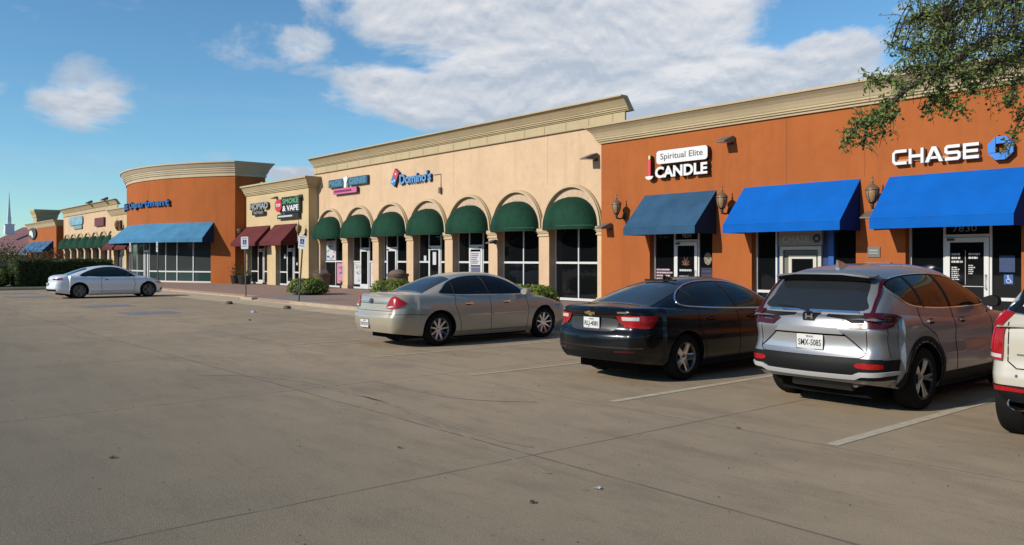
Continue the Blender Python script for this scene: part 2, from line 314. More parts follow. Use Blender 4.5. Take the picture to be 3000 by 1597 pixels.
# island for the hedge
isl = MB(); isl.prism([(-57, 6.6), (-52.8, 6.6), (-52.2, 7.4), (-52.2, 13.7), (-57.6, 13.7), (-57.6, 7.4)], 2, -.2, .13); tag(isl.build('hedge_island', M_kerb), kind='structure')
gr = MB(); gr.quad((-57.3, 7.0, .134), (-52.5, 7.0, .134), (-52.5, 13.6, .134), (-57.3, 13.6, .134)); tag(gr.build('island_soil', mat('soil_grass', (.07, .075, .03), .95, var=.3, vscale=6)), kind='structure')
# ------------------------------------------------------------------ building kit
M_or = stucco('orange_stucco', (.40, .115, .030), .9); M_or2 = stucco('burnt_orange_stucco', (.41, .116, .029), .9)
M_cream = stucco('cream_stucco', (.65, .46, .295), 1.); M_tan = stucco('tan_stucco', (.60, .46, .26), .5)
M_trim = stucco('tan_cornice', (.50, .40, .245), .5); M_lt = stucco('light_band', (.58, .45, .29), .6); M_arch = stucco('arch_band', (.60, .44, .31), .6)
M_frame = mat('white_aluminium', (.70, .70, .68), .4, spec=.5, var=.05, vscale=4); M_roof = mat('roofing', (.35, .33, .30), .9)
def glass_mat(name, col, rough=.03, wav=.04):
    m = mat(name, col, rough, spec=.5); nt = m.node_tree; N = nt.nodes; K = nt.links; b = N['Principled BSDF']
    tc = N.new('ShaderNodeTexCoord'); n = N.new('ShaderNodeTexNoise'); n.inputs['Scale'].default_value = 1.1; K.new(tc.outputs['Object'], n.inputs['Vector'])
    bm = N.new('ShaderNodeBump'); bm.inputs['Strength'].default_value = wav; bm.inputs['Distance'].default_value = .1; K.new(n.outputs['Fac'], bm.inputs['Height']); K.new(bm.outputs[0], b.inputs['Normal'])
    return m
M_glass = glass_mat('dark_shop_glass', (.006, .007, .008)); M_glassg = glass_mat('blind_behind_glass', (.05, .058, .058), .08); M_glasst = glass_mat('teal_panel_glass', (.03, .062, .062), .08)
M_dark = mat('black_metal', (.02, .02, .022), .45, spec=.5); M_grey = mat('grey_metal', (.2, .21, .21), .45, metal=.5)
def wall_open(name, m, x0, x1, y, z0, z1, ops, depth, parent, jm=None):
    """front wall on plane y with rectangular openings (xa, xb, za, zb) and jambs going in"""
    mb = MB(); xs = sorted({x0, x1, *[o[0] for o in ops], *[o[1] for o in ops]}); zs = sorted({z0, z1, *[o[2] for o in ops], *[o[3] for o in ops]})
    for xa, xb in zip(xs[:-1], xs[1:]):
        for za, zb in zip(zs[:-1], zs[1:]):
            if any(o[0] <= xa and xb <= o[1] and o[2] <= za and zb <= o[3] for o in ops): continue
            mb.quad((xa, y, za), (xb, y, za), (xb, y, zb), (xa, y, zb))
    for xa, xb, za, zb in ops:
        Y = y+depth; mb.quad((xa, y, za), (xa, Y, za), (xa, Y, zb), (xa, y, zb)); mb.quad((xb, y, za), (xb, Y, za), (xb, Y, zb), (xb, y, zb)); mb.quad((xa, y, zb), (xb, y, zb), (xb, Y, zb), (xa, Y, zb)); mb.quad((xa, y, za), (xb, y, za), (xb, Y, za), (xa, Y, za))
    mb.quad((x0, y, z0), (x0, y+14, z0), (x0, y+14, z1), (x0, y, z1)); mb.quad((x1, y, z0), (x1, y+14, z0), (x1, y+14, z1), (x1, y, z1))
    return mb.build(name, m, parent)
def cornice(prof, path, m, parent, name='cornice', closed=False, label=None):
    """sweep a (projection, z) profile along a plan path; outward is to the right of travel"""
    P = [Vector((x, y)) for x, y in path]; vs = []; n = len(prof)
    for i, p in enumerate(P):
        d1 = (P[i]-P[i-1]).normalized() if i else (P[1]-P[0]).normalized(); d2 = (P[i+1]-P[i]).normalized() if i < len(P)-1 else d1
        n1 = Vector((d1.y, -d1.x)); n2 = Vector((d2.y, -d2.x)); nn = (n1+n2); nn /= max(.2, nn.length_squared/2)
        vs += [(p.x+nn.x*q, p.y+nn.y*q, z) for q, z in prof]
    mb = MB(); mb.add(vs, [(i*n+k, (i+1)*n+k, (i+1)*n+k+1, i*n+k+1) for i in range(len(P)-1) for k in range(n-1)])
    mb.add(vs[:n], [tuple(range(n))]); mb.add(vs[-n:], [tuple(range(n))]); return mb.build(name, m, parent, label=label, recalc=True)
def prof_std(zt, zb, pr=.45):                 # top z, wall-top z
    h = zt-zb; f = lambda u: zb+h*u
    return [(0, f(0)), (.07, f(.0)), (.07, f(.10)), (.12, f(.12)), (.12, f(.20)), (.155, f(.22)), (.155, f(.30)), (.17, f(.33)), (.20, f(.45)), (.25, f(.6)), (.33, f(.75)), (pr-.03, f(.88)), (pr-.03, f(.9)), (pr, f(.9)), (pr, f(1)), (-.35, f(1)), (-.35, f(.1))]
def storefront(parent, x0, x1, y, z0, z1, muls, midz, door=None, glass=None, glass2=None, top_mul=None, fw=.055, sill=.1, pan_from=None):
    """window parts: frame + panes; door = (xa, xb, ztop, flip)"""
    glass = glass or M_glass; W_ = thing('window', (0, 0, 0)); bpy.data.objects.remove(W_)
    f = MB(); yf = y-.04; yb = y+.03
    spans = []; xs = [x0]+list(muls)+[x1]
    f.box(x0, x0+fw, yf, yb, z0, z1); f.box(x1-fw, x1, yf, yb, z0, z1); f.box(x0+fw, x1-fw, yf, yb, z1-fw, z1)
    for a, b in zip(xs[:-1], xs[1:]):
        if door and abs(a-door[0]) < .02: continue
        a2 = a+fw/2 if a != x0 else a+fw; b2 = b-fw/2 if b != x1 else b-fw
        f.box(a2, b2, yf, yb, z0, z0+sill); 
        if midz: f.box(a2, b2, yf, yb, midz-.04, midz+.04)
        if top_mul: f.box(a2, b2, yf, yb, top_mul-.03, top_mul+.03)
    for x in muls: f.box(x-fw/2, x+fw/2, yf, yb, z0, z1-fw)
    if door:
        f.box(door[0]+fw/2, door[1]-fw/2, yf, yb, door[2], door[2]+.07)
    w = f.build('window', M_frame, parent)
    p = MB(); p.quad((x0, y, midz or z0), (x1, y, midz or z0), (x1, y, z1), (x0, y, z1)); p.build('pane', glass, w)
    if midz: p = MB(); p.quad((x0, y, z0), (x1, y, z0), (x1, y, midz), (x0, y, midz)); p.build('pane', glass2 or glass, w)
    if door:
        a, b, zt = door[:3]; a += fw/2+.005; b -= fw/2+.005; s_ = .11; d = MB(); yd = y-.075
        d.box(a, a+s_, yd, y-.041, z0+.01, zt-.01); d.box(b-s_, b, yd, y-.041, z0+.01, zt-.01); d.box(a+s_, b-s_, yd, y-.041, zt-.13, zt-.01); d.box(a+s_, b-s_, yd, y-.041, z0+.01, z0+.26)
        do = d.build('door', M_frame, parent); q = MB(); q.quad((a+s_, yd+.02, z0+.26), (b-s_, yd+.02, z0+.26), (b-s_, yd+.02, zt-.13), (a+s_, yd+.02, zt-.13)); q.build('door_glass', M_glass, do)
        hx = a+s_*.5 if door[3] else b-s_*.5; h = MB(); h.tube([(hx, yd-.002, 1.0), (hx, yd-.06, 1.0), (hx, yd-.06, 1.35), (hx, yd-.002, 1.35)], .012, 6); h.build('handle', M_grey, do)
        c_ = MB(); c_.box((a+.05 if not door[3] else b-.22), (a+.22 if not door[3] else b-.05), yd-.03, yd, zt-.09, zt-.03); c_.build('closer', M_dark, do)
    return w
SHADED_SIDE = {}  # darker cloths for awning ends: their shade is put into the colour
def shed_awning(label, x0, x1, y, zt, zb, pr, val, m, group, cat='awning'):
    t = thing('awning', ((x0+x1)/2, y, zb), label, cat, group); cx = (x0+x1)/2; zt -= zb; zv = val
    c = MB(); nx = max(2, int((x1-x0)/.3)); rnd = random.Random(int(x0*10))
    n2 = 7; vs = []
    for i in range(nx+1):
        x = x0+(x1-x0)*i/nx-cx
        for j in range(n2+1):
            u = j/n2; sag = .018*sin(pi*u)*(1 if i % 2 else .15) if 0 < i < nx else 0
            vs.append((x, -pr*u, zt+(zv-zt)*u-sag))
    c.add(vs, [(i*(n2+1)+j, (i+1)*(n2+1)+j, (i+1)*(n2+1)+j+1, i*(n2+1)+j+1) for i in range(nx) for j in range(n2)])
    c.build('canopy', m, t, smooth=25)
    v = MB(); v.box(x0-cx, x1-cx, -pr-.006, -pr+.006, 0, zv-.004); v.build('valance', m, t)
    for x in (x0-cx, x1-cx):
        s_ = MB(); sg = -1 if x < 0 else 1; s_.prism([(0, 0), (-pr+.008, 0), (-pr+.008, zv-.004), (0, zt-.004)], 0, x-sg*.012, x-sg*.002); s_.build('side_panel', SHADED_SIDE.get(m.name, m), t)
    fr = MB(); fr.tube([(x0-cx+.02, -pr+.03, .02), (x1-cx-.02, -pr+.03, .02)], .018, 6); fr.tube([(x0-cx+.03, -.03, .02), (x0-cx+.03, -pr+.03, .02)], .018, 6); fr.tube([(x1-cx-.03, -.03, .02), (x1-cx-.03, -pr+.03, .02)], .018, 6)
    fr.build('frame', M_grey, t); return t
def canvas(name, col, var=.1): return mat(name, col, .9, spec=.15, var=var+.08, vscale=1.3, bump=.2, bscale=160)
M_navy = canvas('slate_blue_canvas', (.035, .095, .175)); M_blue2 = canvas('royal_blue_canvas', (.002, .122, .50), .02); M_sky = canvas('faded_blue_canvas', (.075, .235, .40), .08)
M_mar = canvas('maroon_canvas', (.135, .033, .035)); M_grn = canvas('green_canvas', (.012, .052, .030), .25)
SHADED_SIDE['royal_blue_canvas'] = canvas('royal_blue_side_shade', (.003, .04, .22)); SHADED_SIDE['slate_blue_canvas'] = canvas('slate_blue_side_shade', (.014, .036, .085)); SHADED_SIDE['steel_blue_canvas'] = SHADED_SIDE['slate_blue_canvas']; SHADED_SIDE['maroon_canvas'] = canvas('maroon_side_shade', (.085, .018, .022))
def dome_awning(proto_name='awning'):
    t = thing(proto_name, (0, 0, 0)); c = MB(); nu, nv = 28, 10; R = 1.32; H = 1.12; D = .92; VAL = .14; vs = []
    for i in range(nu+1):
        a = pi*i/nu; 
        px_ = -cos(a); py_ = sin(a); k = (abs(px_)**2.15+abs(py_)**2.15)**(-1/2.15); px_ *= k; py_ *= k
        for j in range(nv+1):
            b = pi/2*j/nv; z = VAL+(H)*sin(b)**.92; q = cos(b)**.92
            rib = 1-(.012 if i % 2 else 0)*sin(b*2)
            vs.append((px_*R*q*rib, -py_*D*q*rib, z))
    c.add(vs, [(i*(nv+1)+j, (i+1)*(nv+1)+j, (i+1)*(nv+1)+j+1, i*(nv+1)+j+1) for i in range(nu) for j in range(nv)]); c.build('canopy', M_grn, t, smooth=40)
    v = MB(); vs = []
    for i in range(nu+1):
        a = pi*i/nu; px_ = -cos(a); py_ = sin(a); k = (abs(px_)**2.15+abs(py_)**2.15)**(-1/2.15)
        vs += [(px_*k*R, -py_*k*D, 0), (px_*k*R, -py_*k*D, VAL-.002)]
    v.add(vs, [(2*i, 2*i+2, 2*i+3, 2*i+1) for i in range(nu)]); v.build('valance', M_grn, t, smooth=30)
    f = MB(); f.tube([(vs[2*i][0]*.985, vs[2*i][1]*.985, .015) for i in range(nu+1)], .018, 6); f.build('frame', M_dark, t); return t
# wall lantern prototype
M_lbr = mat('aged_bronze', (.20, .145, .09), .5, metal=.3, spec=.4, var=.3, vscale=30); M_lgl = mat('amber_glass', (.36, .22, .11), .25, spec=.5, coat=.3, var=.25, vscale=25); M_lbk = mat('verdigris_black', (.025, .032, .03), .5, spec=.4)
def lantern_proto():
    t = thing('wall_lantern'); y = -.42
    def L(name, prof, m, n=16):
        b = MB(); b.lathe(prof, n, Matrix.Translation((0, y, 0)), caps=True); return b.build(name, m, t, smooth=40)
    L('finial', [(.001, .97), (.016, .93), (.022, .89), (.012, .86), (.028, .82), (.036, .79), (.02, .76), (.05, .72)], M_lbr)
    L('cap', [(.05, .72), (.085, .70), (.14, .655), (.175, .61), (.185, .575), (.16, .565), (.1, .56)], M_lbr)
    L('shade', [(.155, .565), (.16, .5), (.15, .42), (.12, .33), (.085, .28)], M_lgl)
    L('base', [(.095, .285), (.1, .26), (.07, .23), (.04, .20), (.05, .17), (.03, .12), (.035, .08), (.001, .06)], M_lbk)
    b = MB()
    for k in range(6):
        a = k*pi/3+.3; b.tube([(cos(a)*r, y+sin(a)*r, z) for r, z in ((.165, .565), (.168, .5), (.158, .42), (.127, .33), (.092, .28))], .009, 5)
    b.build('cage', M_lbr, t)
    a = MB(); a.tube([(0, y, .13), (0, y+.06, .09), (0, y+.2, .075), (0, -.08, .13), (0, -.02, .16)], [.022, .026, .026, .03, .03], 8); a.lathe([(.001, -.05), (.07, -.045), (.1, -.02), (.1, 0)], 16, Matrix.Translation((0, 0, .16)) @ Matrix.Rotation(-pi/2, 4, 'X') @ Matrix.Diagonal((1, 1.3, 1, 1)))
    a.build('bracket', M_lbk, t, smooth=40); return t
def flood_proto():
    t = thing('floodlight'); M_fl = mat('floodlight_grey', (.17, .165, .15), .5, metal=.2, var=.15, vscale=12)
    b = MB(); b.prism([(-.02, .12), (-.1, .155), (-.34, .06), (-.56, -.03), (-.56, -.06), (-.3, -.055), (-.02, -.02)], 0, -.17, .17); b.build('housing', M_fl, t)
    l = MB(); l.box(-.14, .14, -.5, -.14, -.064, -.058); l.build('lens', mat('lens_glass', (.5, .5, .48), .2), t)
    k = MB(); k.box(-.09, .09, -.02, 0, -.1, .1); k.build('wall_box', M_dark, t); return t
# ------------------------------------------------------------------ orange bank building on the right
RY = 21.6; BY = 21.9; TY = 21.3
B = thing('orange_store', (-4, RY, 0), 'orange stucco building with tan cornice and three blue awnings, nearest on the right', 'building')
B.location = (0, 0, 0)
ops = [(-18.49, -15.92, SW, 2.8), (-14.48, -11.2, SW, 2.8), (-9.86, -7.16, SW, 2.8), (-5.4, -2.6, SW, 2.8), (0, 3, SW, 2.8)]
wall_open('wall', M_or, -20.76, 8, RY, 0, 5.95, ops, .26, B)
cornice(prof_std(6.5, 5.88), [(-20.76, 30), (-20.76, RY), (8, RY), (8, 30)], M_trim, B)
bd = MB(); bd.box(-20.74, 8, RY+.3, 34, 5.6, 5.9); bd.build('roof', M_roof, B)
# thin control joints in the stucco
j = MB()
for x in (-13.3, -10.95, -4.3, -1.2): j = MB(); j.box(x-.006, x+.006, RY-.003, RY, 3.95, 5.86); j.build('control_joint', mat('joint_brown', (.24, .07, .02), .9), B)
y = RY+.26
storefront(B, -18.49, -15.92, y, SW, 2.8, (-17.60, -16.62), .76, door=(-17.60, -16.62, 2.3, False))
storefront(B, -9.86, -7.16, y, SW, 2.8, (-8.98, -7.9), .76, door=(-8.98, -7.9, 2.28, False))
storefront(B, -5.4, -2.6, y, SW, 2.8, (-4.0,), .76); storefront(B, 0, 3, y, SW, 2.8, (1.5,), .76)
storefront(B, -14.48, -13.75, y, SW, 2.8, (), .76); storefront(B, -12.1, -11.2, y, SW, 2.8, (), .76)
# address, door lettering
rnd = random.Random(4); nb = MB(); put_text(nb, '7830', WALLM(-8.5, y-.045, 2.42), .17, .004, -.004, 1.25); put_text(nb, '7834', WALLM(-17.1, y-.045, 2.43), .13, .004, 0, 1.1); nb.build('address_number', mat('silver_vinyl', (.45, .45, .45), .5), B)
dl = MB(); BOXTXT(dl, -8.8, -8.52, y-.056, 1.62, 1.9, 3, rnd); BOXTXT(dl, -8.8, -8.6, y-.056, 1.2, 1.55, 7, rnd); BOXTXT(dl, -8.4, -8.1, y-.056, 1.72, 1.9, 2, rnd); BOXTXT(dl, -8.4, -8.25, y-.056, 1.35, 1.6, 5, rnd)
dl.box(-8.48, -8.47, y-.06, y-.056, 1.1, 1.95); dl.box(-8.82, -8.06, y-.06, y-.056, 1.05, 1.065); BOXTXT(dl, -8.8, -8.4, y-.056, .75, 1.0, 4, rnd)
BOXTXT(dl, -17.38, -16.85, y-.056, 1.3, 1.42, 1, rnd); BOXTXT(dl, -17.38, -16.85, y-.056, .7, 1.2, 5, rnd)
dl.build('door_lettering', mat('white_vinyl', (.62, .62, .60), .6), B)
wl = MB(); BOXTXT(wl, -18.4, -17.66, y-.006, .72, 1.42, 7, rnd); wl.build('window_lettering', mat('pink_white_vinyl', (.62, .48, .54), .6), B)
em = MB()
for k in range(9): a = pi*k/8; em.tube([(-17.12+.02*cos(a), y-.058, 1.52), (-17.12+.16*cos(a), y-.058, 1.56+.2*sin(a)*(.8+.4*(k % 2)))], .012, 5)
em.build('door_emblem', mat('dull_red_vinyl', (.22, .09, .07), .6), B)
rf = MB(); rf.poly([(-16.28+.15*cos(t*pi/8), y-.006, 1.74+.2*sin(t*pi/8)) for t in range(16)]); rf.build('window_decal', mat('cream_decal', (.42, .36, .25), .6, col2=(.05, .04, .03), vscale=14), B)
bp = MB(); bp.box(-16.55, -15.97, y-.01, y-.004, .5, 1.45); bo = bp.build('window_poster', mat('dark_navy_print', (.012, .01, .035), .5), B); bt = MB(); BOXTXT(bt, -16.5, -16.02, y-.0105, .6, 1.4, 6, rnd); bt.build('poster_lettering', mat('dim_vinyl', (.05, .045, .09), .6), bo)
# accessible entrance stickers
st_ = MB(); st_.box(-7.72, -7.38, y-.01, y-.004, 1.42, 1.82); st_.build('window_sticker', mat('blue_sticker', (.01, .035, .13), .5, var=.3, vscale=16), B)
st2 = MB(); st2.box(-7.62, -7.42, y-.01, y-.004, 1.13, 1.36); o = st2.build('accessible_sticker', mat('bright_blue_sticker', (.01, .10, .35), .5), B)
q = MB(); chair_sym(q, WALLM(-7.52, y-.0115, 1.245), .2); q.build('wheelchair_symbol', mat('white_sticker', (.8, .8, .8), .6), o)
# cash machine
A = thing('cash_machine', (-12.93, y, SW), 'off-white recessed cash machine with illuminated bank header under the middle awning', 'cash machine')
ab = MB(); ab.box(-.82, .82, -.02, .2, 0, 2.66); ab.build('surround', mat('atm_navy', (.004, .03, .13), .5), A)
M_atm = mat('atm_offwhite', (.62, .60, .52), .5, var=.05)
def frame_box(mb, x0, x1, z0, z1, w, y0, y1): mb.box(x0, x0+w, y0, y1, z0, z1); mb.box(x1-w, x1, y0, y1, z0, z1); mb.box(x0+w, x1-w, y0, y1, z1-w, z1)
f_ = MB(); frame_box(f_, -.7, .62, .1, 1.98, .1, -.10, -.021); frame_box(f_, -.42, .46, .1, 1.72, .1, -.08, -.022); f_.build('frame', M_atm, A)
f2 = MB(); f2.box(-.58, .5, -.032, -.024, .1, 1.86); f2.build('recess_panel', mat('atm_greytaupe', (.16, .15, .12), .6), A)
sc_ = MB(); sc_.box(-.3, .34, -.05, -.034, .6, 1.6); sc_.build('screen', M_glass, A)
h = MB(); h.box(-.72, .66, -.12, -.022, 2.0, 2.42); ho = h.build('header_sign', mat('header_plate', (.34, .33, .28), .5), A); ht = MB(); put_text(ht, 'CHASE', WALLM(-.16, -.127, 2.1), .2, .01, .006, fitw=.86); ht.build('header_lettering', mat('header_white', (.55, .54, .5), .5), ho)
M_lblue = mat('logo_blue', (.01, .20, .68), .4, var=.06, vscale=5)
def octagon(mb, M, r, d):                                      # four interlocking wedges around a square hole
    a, b = r*.5, r
    w = [(-.42*r, b), (b*.45, b), (b, .42*b), (-.0*r+.33*r, .42*b), (.33*r, .33*r), (-.42*r, .33*r)]
    w = [(-.36*r, b), (.42*b, b), (b*.98, .40*b), (-.36*r, .40*b)]
    for q in range(4):
        c_, s_ = cos(-q*pi/2), sin(-q*pi/2); P2 = [(x*c_-z*s_, x*s_+z*c_) for x, z in w]; n = len(P2)
        mb.add([M @ Vector((x, z, 0)) for x, z in P2]+[M @ Vector((x, z, d)) for x, z in P2], [tuple(range(n)), tuple(range(n, 2*n))]+[(i, (i+1) % n, n+(i+1) % n, n+i) for i in range(n)])
hl = MB(); octagon(hl, WALLM(.5, -.123, 2.2), .12, .01); hl.build('header_logo', mat('logo_navy', (.004, .03, .14), .4), ho)
side = MB(); side.box(.84, 1.0, -.1, .2, 0, 2.66); side.build('side_cladding', mat('atm_blue', (.006, .09, .36), .45), A)
# small night box and plate on the wall
nb_ = thing('deposit_box', (-10.35, RY, 1.3), 'grey metal wall box with a slot, below a small plaque, between the bright blue awnings', 'wall box')
b_ = MB(); b_.box(-.55, .15, -.12, 0, -.05, .34); b_.build('housing', mat('box_grey', (.22, .21, .18), .5, metal=.2, var=.1), nb_); b_ = MB(); b_.box(-.42, .02, -.125, -.121, .02, .2); b_.build('slot', M_dark, nb_)
pl_ = MB(); pl_.box(-10.86, -10.52, RY-.03, RY, 1.78, 2.06); po = tag(pl_.build('wall_plaque', mat('plaque_grey', (.15, .15, .14), .5, var=.1)), 'small dark grey plaque on the orange wall above the deposit box', 'plaque'); q = MB(); BOXTXT(q, -10.82, -10.56, RY-.031, 1.85, 2.0, 2, rnd); q.build('plaque_lettering', mat('dim_white', (.4, .4, .38), .6), po)
AWG = 'blue awnings on the orange building'
shed_awning('slate blue canvas awning below the candle sign', -18.7, -15.76, RY, 3.9, 2.52, 1.1, .24, M_navy, AWG)
shed_awning('bright royal blue awning over the cash machine', -14.74, -11.07, RY, 3.91, 2.5, 1.1, .24, M_blue2, AWG)
shed_awning('bright royal blue awning over the door numbered 7830', -10.28, -6.95, RY, 3.9, 2.5, 1.1, .26, M_blue2, AWG)
# ------------------------------------------------------------------ arcade store (cream, arches)
X0 = -43.86; SP = 3.23; PW = .60
def arcade(name, dx, label, detail=True, right_ext=1.4):
    A = thing(name, (0, 0, 0), label, 'building'); x0 = X0+dx; ops = []
    for k in range(7): ops.append((x0+k*SP+PW, x0+(k+1)*SP, SW, 3.05))
    xr = x0+7*SP+right_ext; xl = x0-.05
    wall_open('wall', M_cream, xl, xr, BY, 0, 6.6, ops, .36, A)
    # panelled frieze and cornice
    fr = MB(); fr.box(xl, xr, BY-.05, BY+.02, 6.6, 6.98); fr.build('frieze', M_trim, A)
    dv = MB()
    for k in range(20): x = xl+.3+k*1.22; dv.box(x-.012, x+.012, BY-.054, BY-.049, 6.64, 6.94)
    dv.box(xl, xr, BY-.07, BY-.051, 6.59, 6.62); dv.build('frieze_joint', mat('frieze_joint_brown', (.22, .16, .09), .9), A)  # panel joints and bottom line in a darker trim colour
    h0, h1 = 6.98, 7.48; f = lambda u: h0+(h1-h0)*u
    pr = [(0, h0-.0), (.09, h0), (.09, f(.08)), (.14, f(.1)), (.14, f(.2)), (.18, f(.22)), (.18, f(.3)), (.2, f(.33)), (.26, f(.5)), (.34, f(.7)), (.44, f(.9)), (.5, f(.9)), (.5, f(1)), (.17, f(1)), (-.2, h0)]
    cornice(pr, [(xl, BY), (xr+.23, BY)], M_trim, A)
    pb = MB(); pb.box(xl+.02, xr-.02, BY+.05, BY+.3, 5.5, 6.6); pb.box(xl, xr-1.2, BY+.9, BY+12, 5.6, 5.75); pb.build('roof', M_roof, A)
    for k in range(8):
        cx = x0+k*SP+PW/2
        if k == 7: cx = x0+7*SP+.3
        c = MB(); c.box(cx-.33, cx+.33, BY-.05, BY-.001, 2.62, 2.68); c.box(cx-.31, cx+.31, BY-.04, BY-.001, 2.68, 2.74); c.box(cx-.39, cx+.39, BY-.12, BY-.001, 2.80, 2.93); c.box(cx-.35, cx+.35, BY-.08, BY-.001, 2.74, 2.80); c.build('capital', M_lt, A); c = MB(); c.box(cx-.33, cx+.33, BY-.04, BY-.001, 0, .3); c.build('pier_base', M_lt, A)
    for k in range(7):
        cx = x0+k*SP+PW+(SP-PW)/2; zc = 2.95; n = 30
        def ring(r0, r1, yy, y2, nm, m):
            mb = MB(); vs = []
            for i in range(n+1):
                a = pi*i/n; vs += [(cx-r*cos(a), q, zc+r*sin(a)) for r, q in ((r0, y2), (r0, yy), (r1, yy), (r1, y2))]
            mb.add(vs, [(i*4+q, (i+1)*4+q, (i+1)*4+q+1, i*4+q+1) for i in range(n) for q in range(3)]); return mb.build(nm, m, A, smooth=35)
        ring(1.18, 1.5, BY-.012, BY, 'arch_band', M_arch); ring(1.5, 1.58, BY-.17, BY, 'arch_moulding', M_lt); ring(1.58, 1.61, BY-.10, BY, 'arch_moulding', M_trim)
        if detail:
            jn = MB()
            for q in range(1, 14):
                a = pi*q/14; r0, r1 = 1.22, 1.49; t_ = .006; jn.quad((cx-r0*cos(a)-t_, BY-.015, zc+r0*sin(a)), (cx-r1*cos(a)-t_, BY-.015, zc+r1*sin(a)), (cx-r1*cos(a)+t_, BY-.015, zc+r1*sin(a)), (cx-r0*cos(a)+t_, BY-.015, zc+r0*sin(a)))
            jn.build('arch_joint', mat('arch_joint_brown', (.42, .30, .21), .9), A)  # radial joints in a darker band colour
    return A
A1 = arcade('arcade_store', 0, 'cream stucco store with seven arches and green rounded awnings beside the orange building')
y = BY+.36
for px in (958, 1141, 1377): j = MB(); x = wx(px, BY); j.box(x-.008, x+.008, BY-.004, BY, 4.65, 6.58); j.build('control_joint', mat('cream_joint', (.5, .36, .24), .9), A1)
def bay(k, dx=0): return X0+dx+k*SP+PW, X0+dx+(k+1)*SP
MZ = 1.58
a, b = bay(0); storefront(A1, a, b, y, SW, 3.0, (a+1.25,), MZ)
a, b = bay(1); storefront(A1, a, b, y, SW, 3.0, (a+.8, a+1.75), MZ, door=(a+.8, a+1.75, 2.25, True))
a, b = bay(2); storefront(A1, a, b, y, SW, 3.0, (a+.28, a+1.28), MZ, door=(a+.28, a+1.28, 2.25, False))
a, b = bay(3); storefront(A1, a, b, y, SW, 3.0, (a+.86, a+1.86), MZ, door=(a+.86, a+1.86, 2.28, False))
a, b = bay(4); storefront(A1, a, b, y, SW, 3.0, (a+.84, a+1.84), MZ, door=(a+.84, a+1.84, 2.28, True))
for k in (5, 6): a, b = bay(k); storefront(A1, a, b, y, SW, 3.0, (a+(b-a)/2,), MZ)
# posters behind / on the glass
M_pw = mat('poster_white', (.62, .62, .66), .5); PC = [M_pw, mat('poster_red', (.55, .04, .06), .5), mat('poster_blue', (.06, .12, .38), .5), mat('poster_pink', (.62, .25, .35), .5), mat('poster_cyan', (.2, .45, .55), .5), mat('poster_yellow', (.6, .48, .15), .5)]
def poster(parent, x0, x1, z0, z1, yy, seed, base=0, mode=0):
    r = random.Random(seed); p = MB(); p.mi = base; p.box(x0, x1, yy-.012, yy-.004, z0, z1); n = 12
    for i in range(n):
        p.mi = r.choice([1, 2, 3, 4, 5, 0]) if mode == 0 else [1, 2][i % 2]
        w, h = r.uniform(.06, .2)*(x1-x0)*2, r.uniform(.04, .12)*(z1-z0); x = r.uniform(x0+.02, max(x0+.03, x1-w-.02)); z = r.uniform(z0+.02, z1-h-.02); p.box(x, min(x+w, x1-.01), yy-.014-i*.0012, yy-.013-i*.0012, z, z+h)
    return p.build('window_poster', PC, parent)
a, b = bay(0); poster(A1, a+.1, a+1.15, MZ+.08, 2.75, y, 1); poster(A1, a+1.36, b-.12, .35, MZ-.1, y, 2, 3)
a, b = bay(1); poster(A1, a+.08, a+.72, .35, MZ-.06, y, 3); poster(A1, a+1.84, b-.08, .3, MZ-.06, y, 4)
a, b = bay(4); p = MB(); p.box(a+1.0, a+1.66, y-.062, y-.056, 1.45, 2.05); p.box(a+.98, a+1.7, y-.064, y-.058, .9, 1.38); p.build('door_poster', M_pw, A1)
p = MB(); BOXTXT(p, a+1.04, a+1.62, y-.0625, 1.5, 2.0, 6, rnd); p.box(a+1.0, a+1.68, y-.066, y-.0645, .92, 1.36); p.build('door_poster_print', mat('print_grey', (.12, .13, .22), .5), A1)
a, b = bay(3); p = MB(); p.box(a+1.22, a+1.5, y-.062, y-.056, 1.45, 2.05); p.build('door_notice', M_pw, A1); p = MB(); p.box(a+.4, a+.6, y-.012, y-.004, MZ+.05, MZ+.3); p.build('window_notice', M_pw, A1)
WHO = ['nearest the tan store', 'second from the tan store', 'over the door below the domino sign', 'third green awning counted from the orange building and two further', 'x', 'second from the orange building', 'next to the orange building, the largest looking']
DL = ['green domed awning nearest the tan store, below the teal and pink sign', 'green domed awning second from the tan store, over the poster-covered door', 'green domed awning third from the tan store, its door at the bay left',
      'green domed awning in the middle of the seven', 'green domed awning over a door with white notices, third from the orange building', 'green domed awning second from the orange building, over plain four-pane glass', 'green domed awning against the orange building, nearest of the seven']
dp = dome_awning()
for k in range(7):
    o = dp if k == 0 else copy_tree(dp); cx = X0+k*SP+PW+(SP-PW)/2; o.location = (cx, BY-.002, 2.83); tag(o, DL[k], 'awning', 'green domed awnings on the arcade')
A2 = arcade('arcade_store', -64.6, 'distant cream store with a row of small arches and green awnings beyond the round building', False, .6)
for k in range(7):
    a, b = bay(k, -64.6); storefront(A2, a, b, y, SW, 3.0, (a+1.3,), MZ)
    o = copy_tree(dp); o.location = (X0-64.6+k*SP+PW+(SP-PW)/2, BY-.002, 2.83)
    tag(o, 'small green domed awning, '+['leftmost', 'second from left', 'third from left', 'middle', 'third from right', 'second from right', 'rightmost'][k]+' on the far cream arcade', 'awning', 'green awnings on the far arcade')
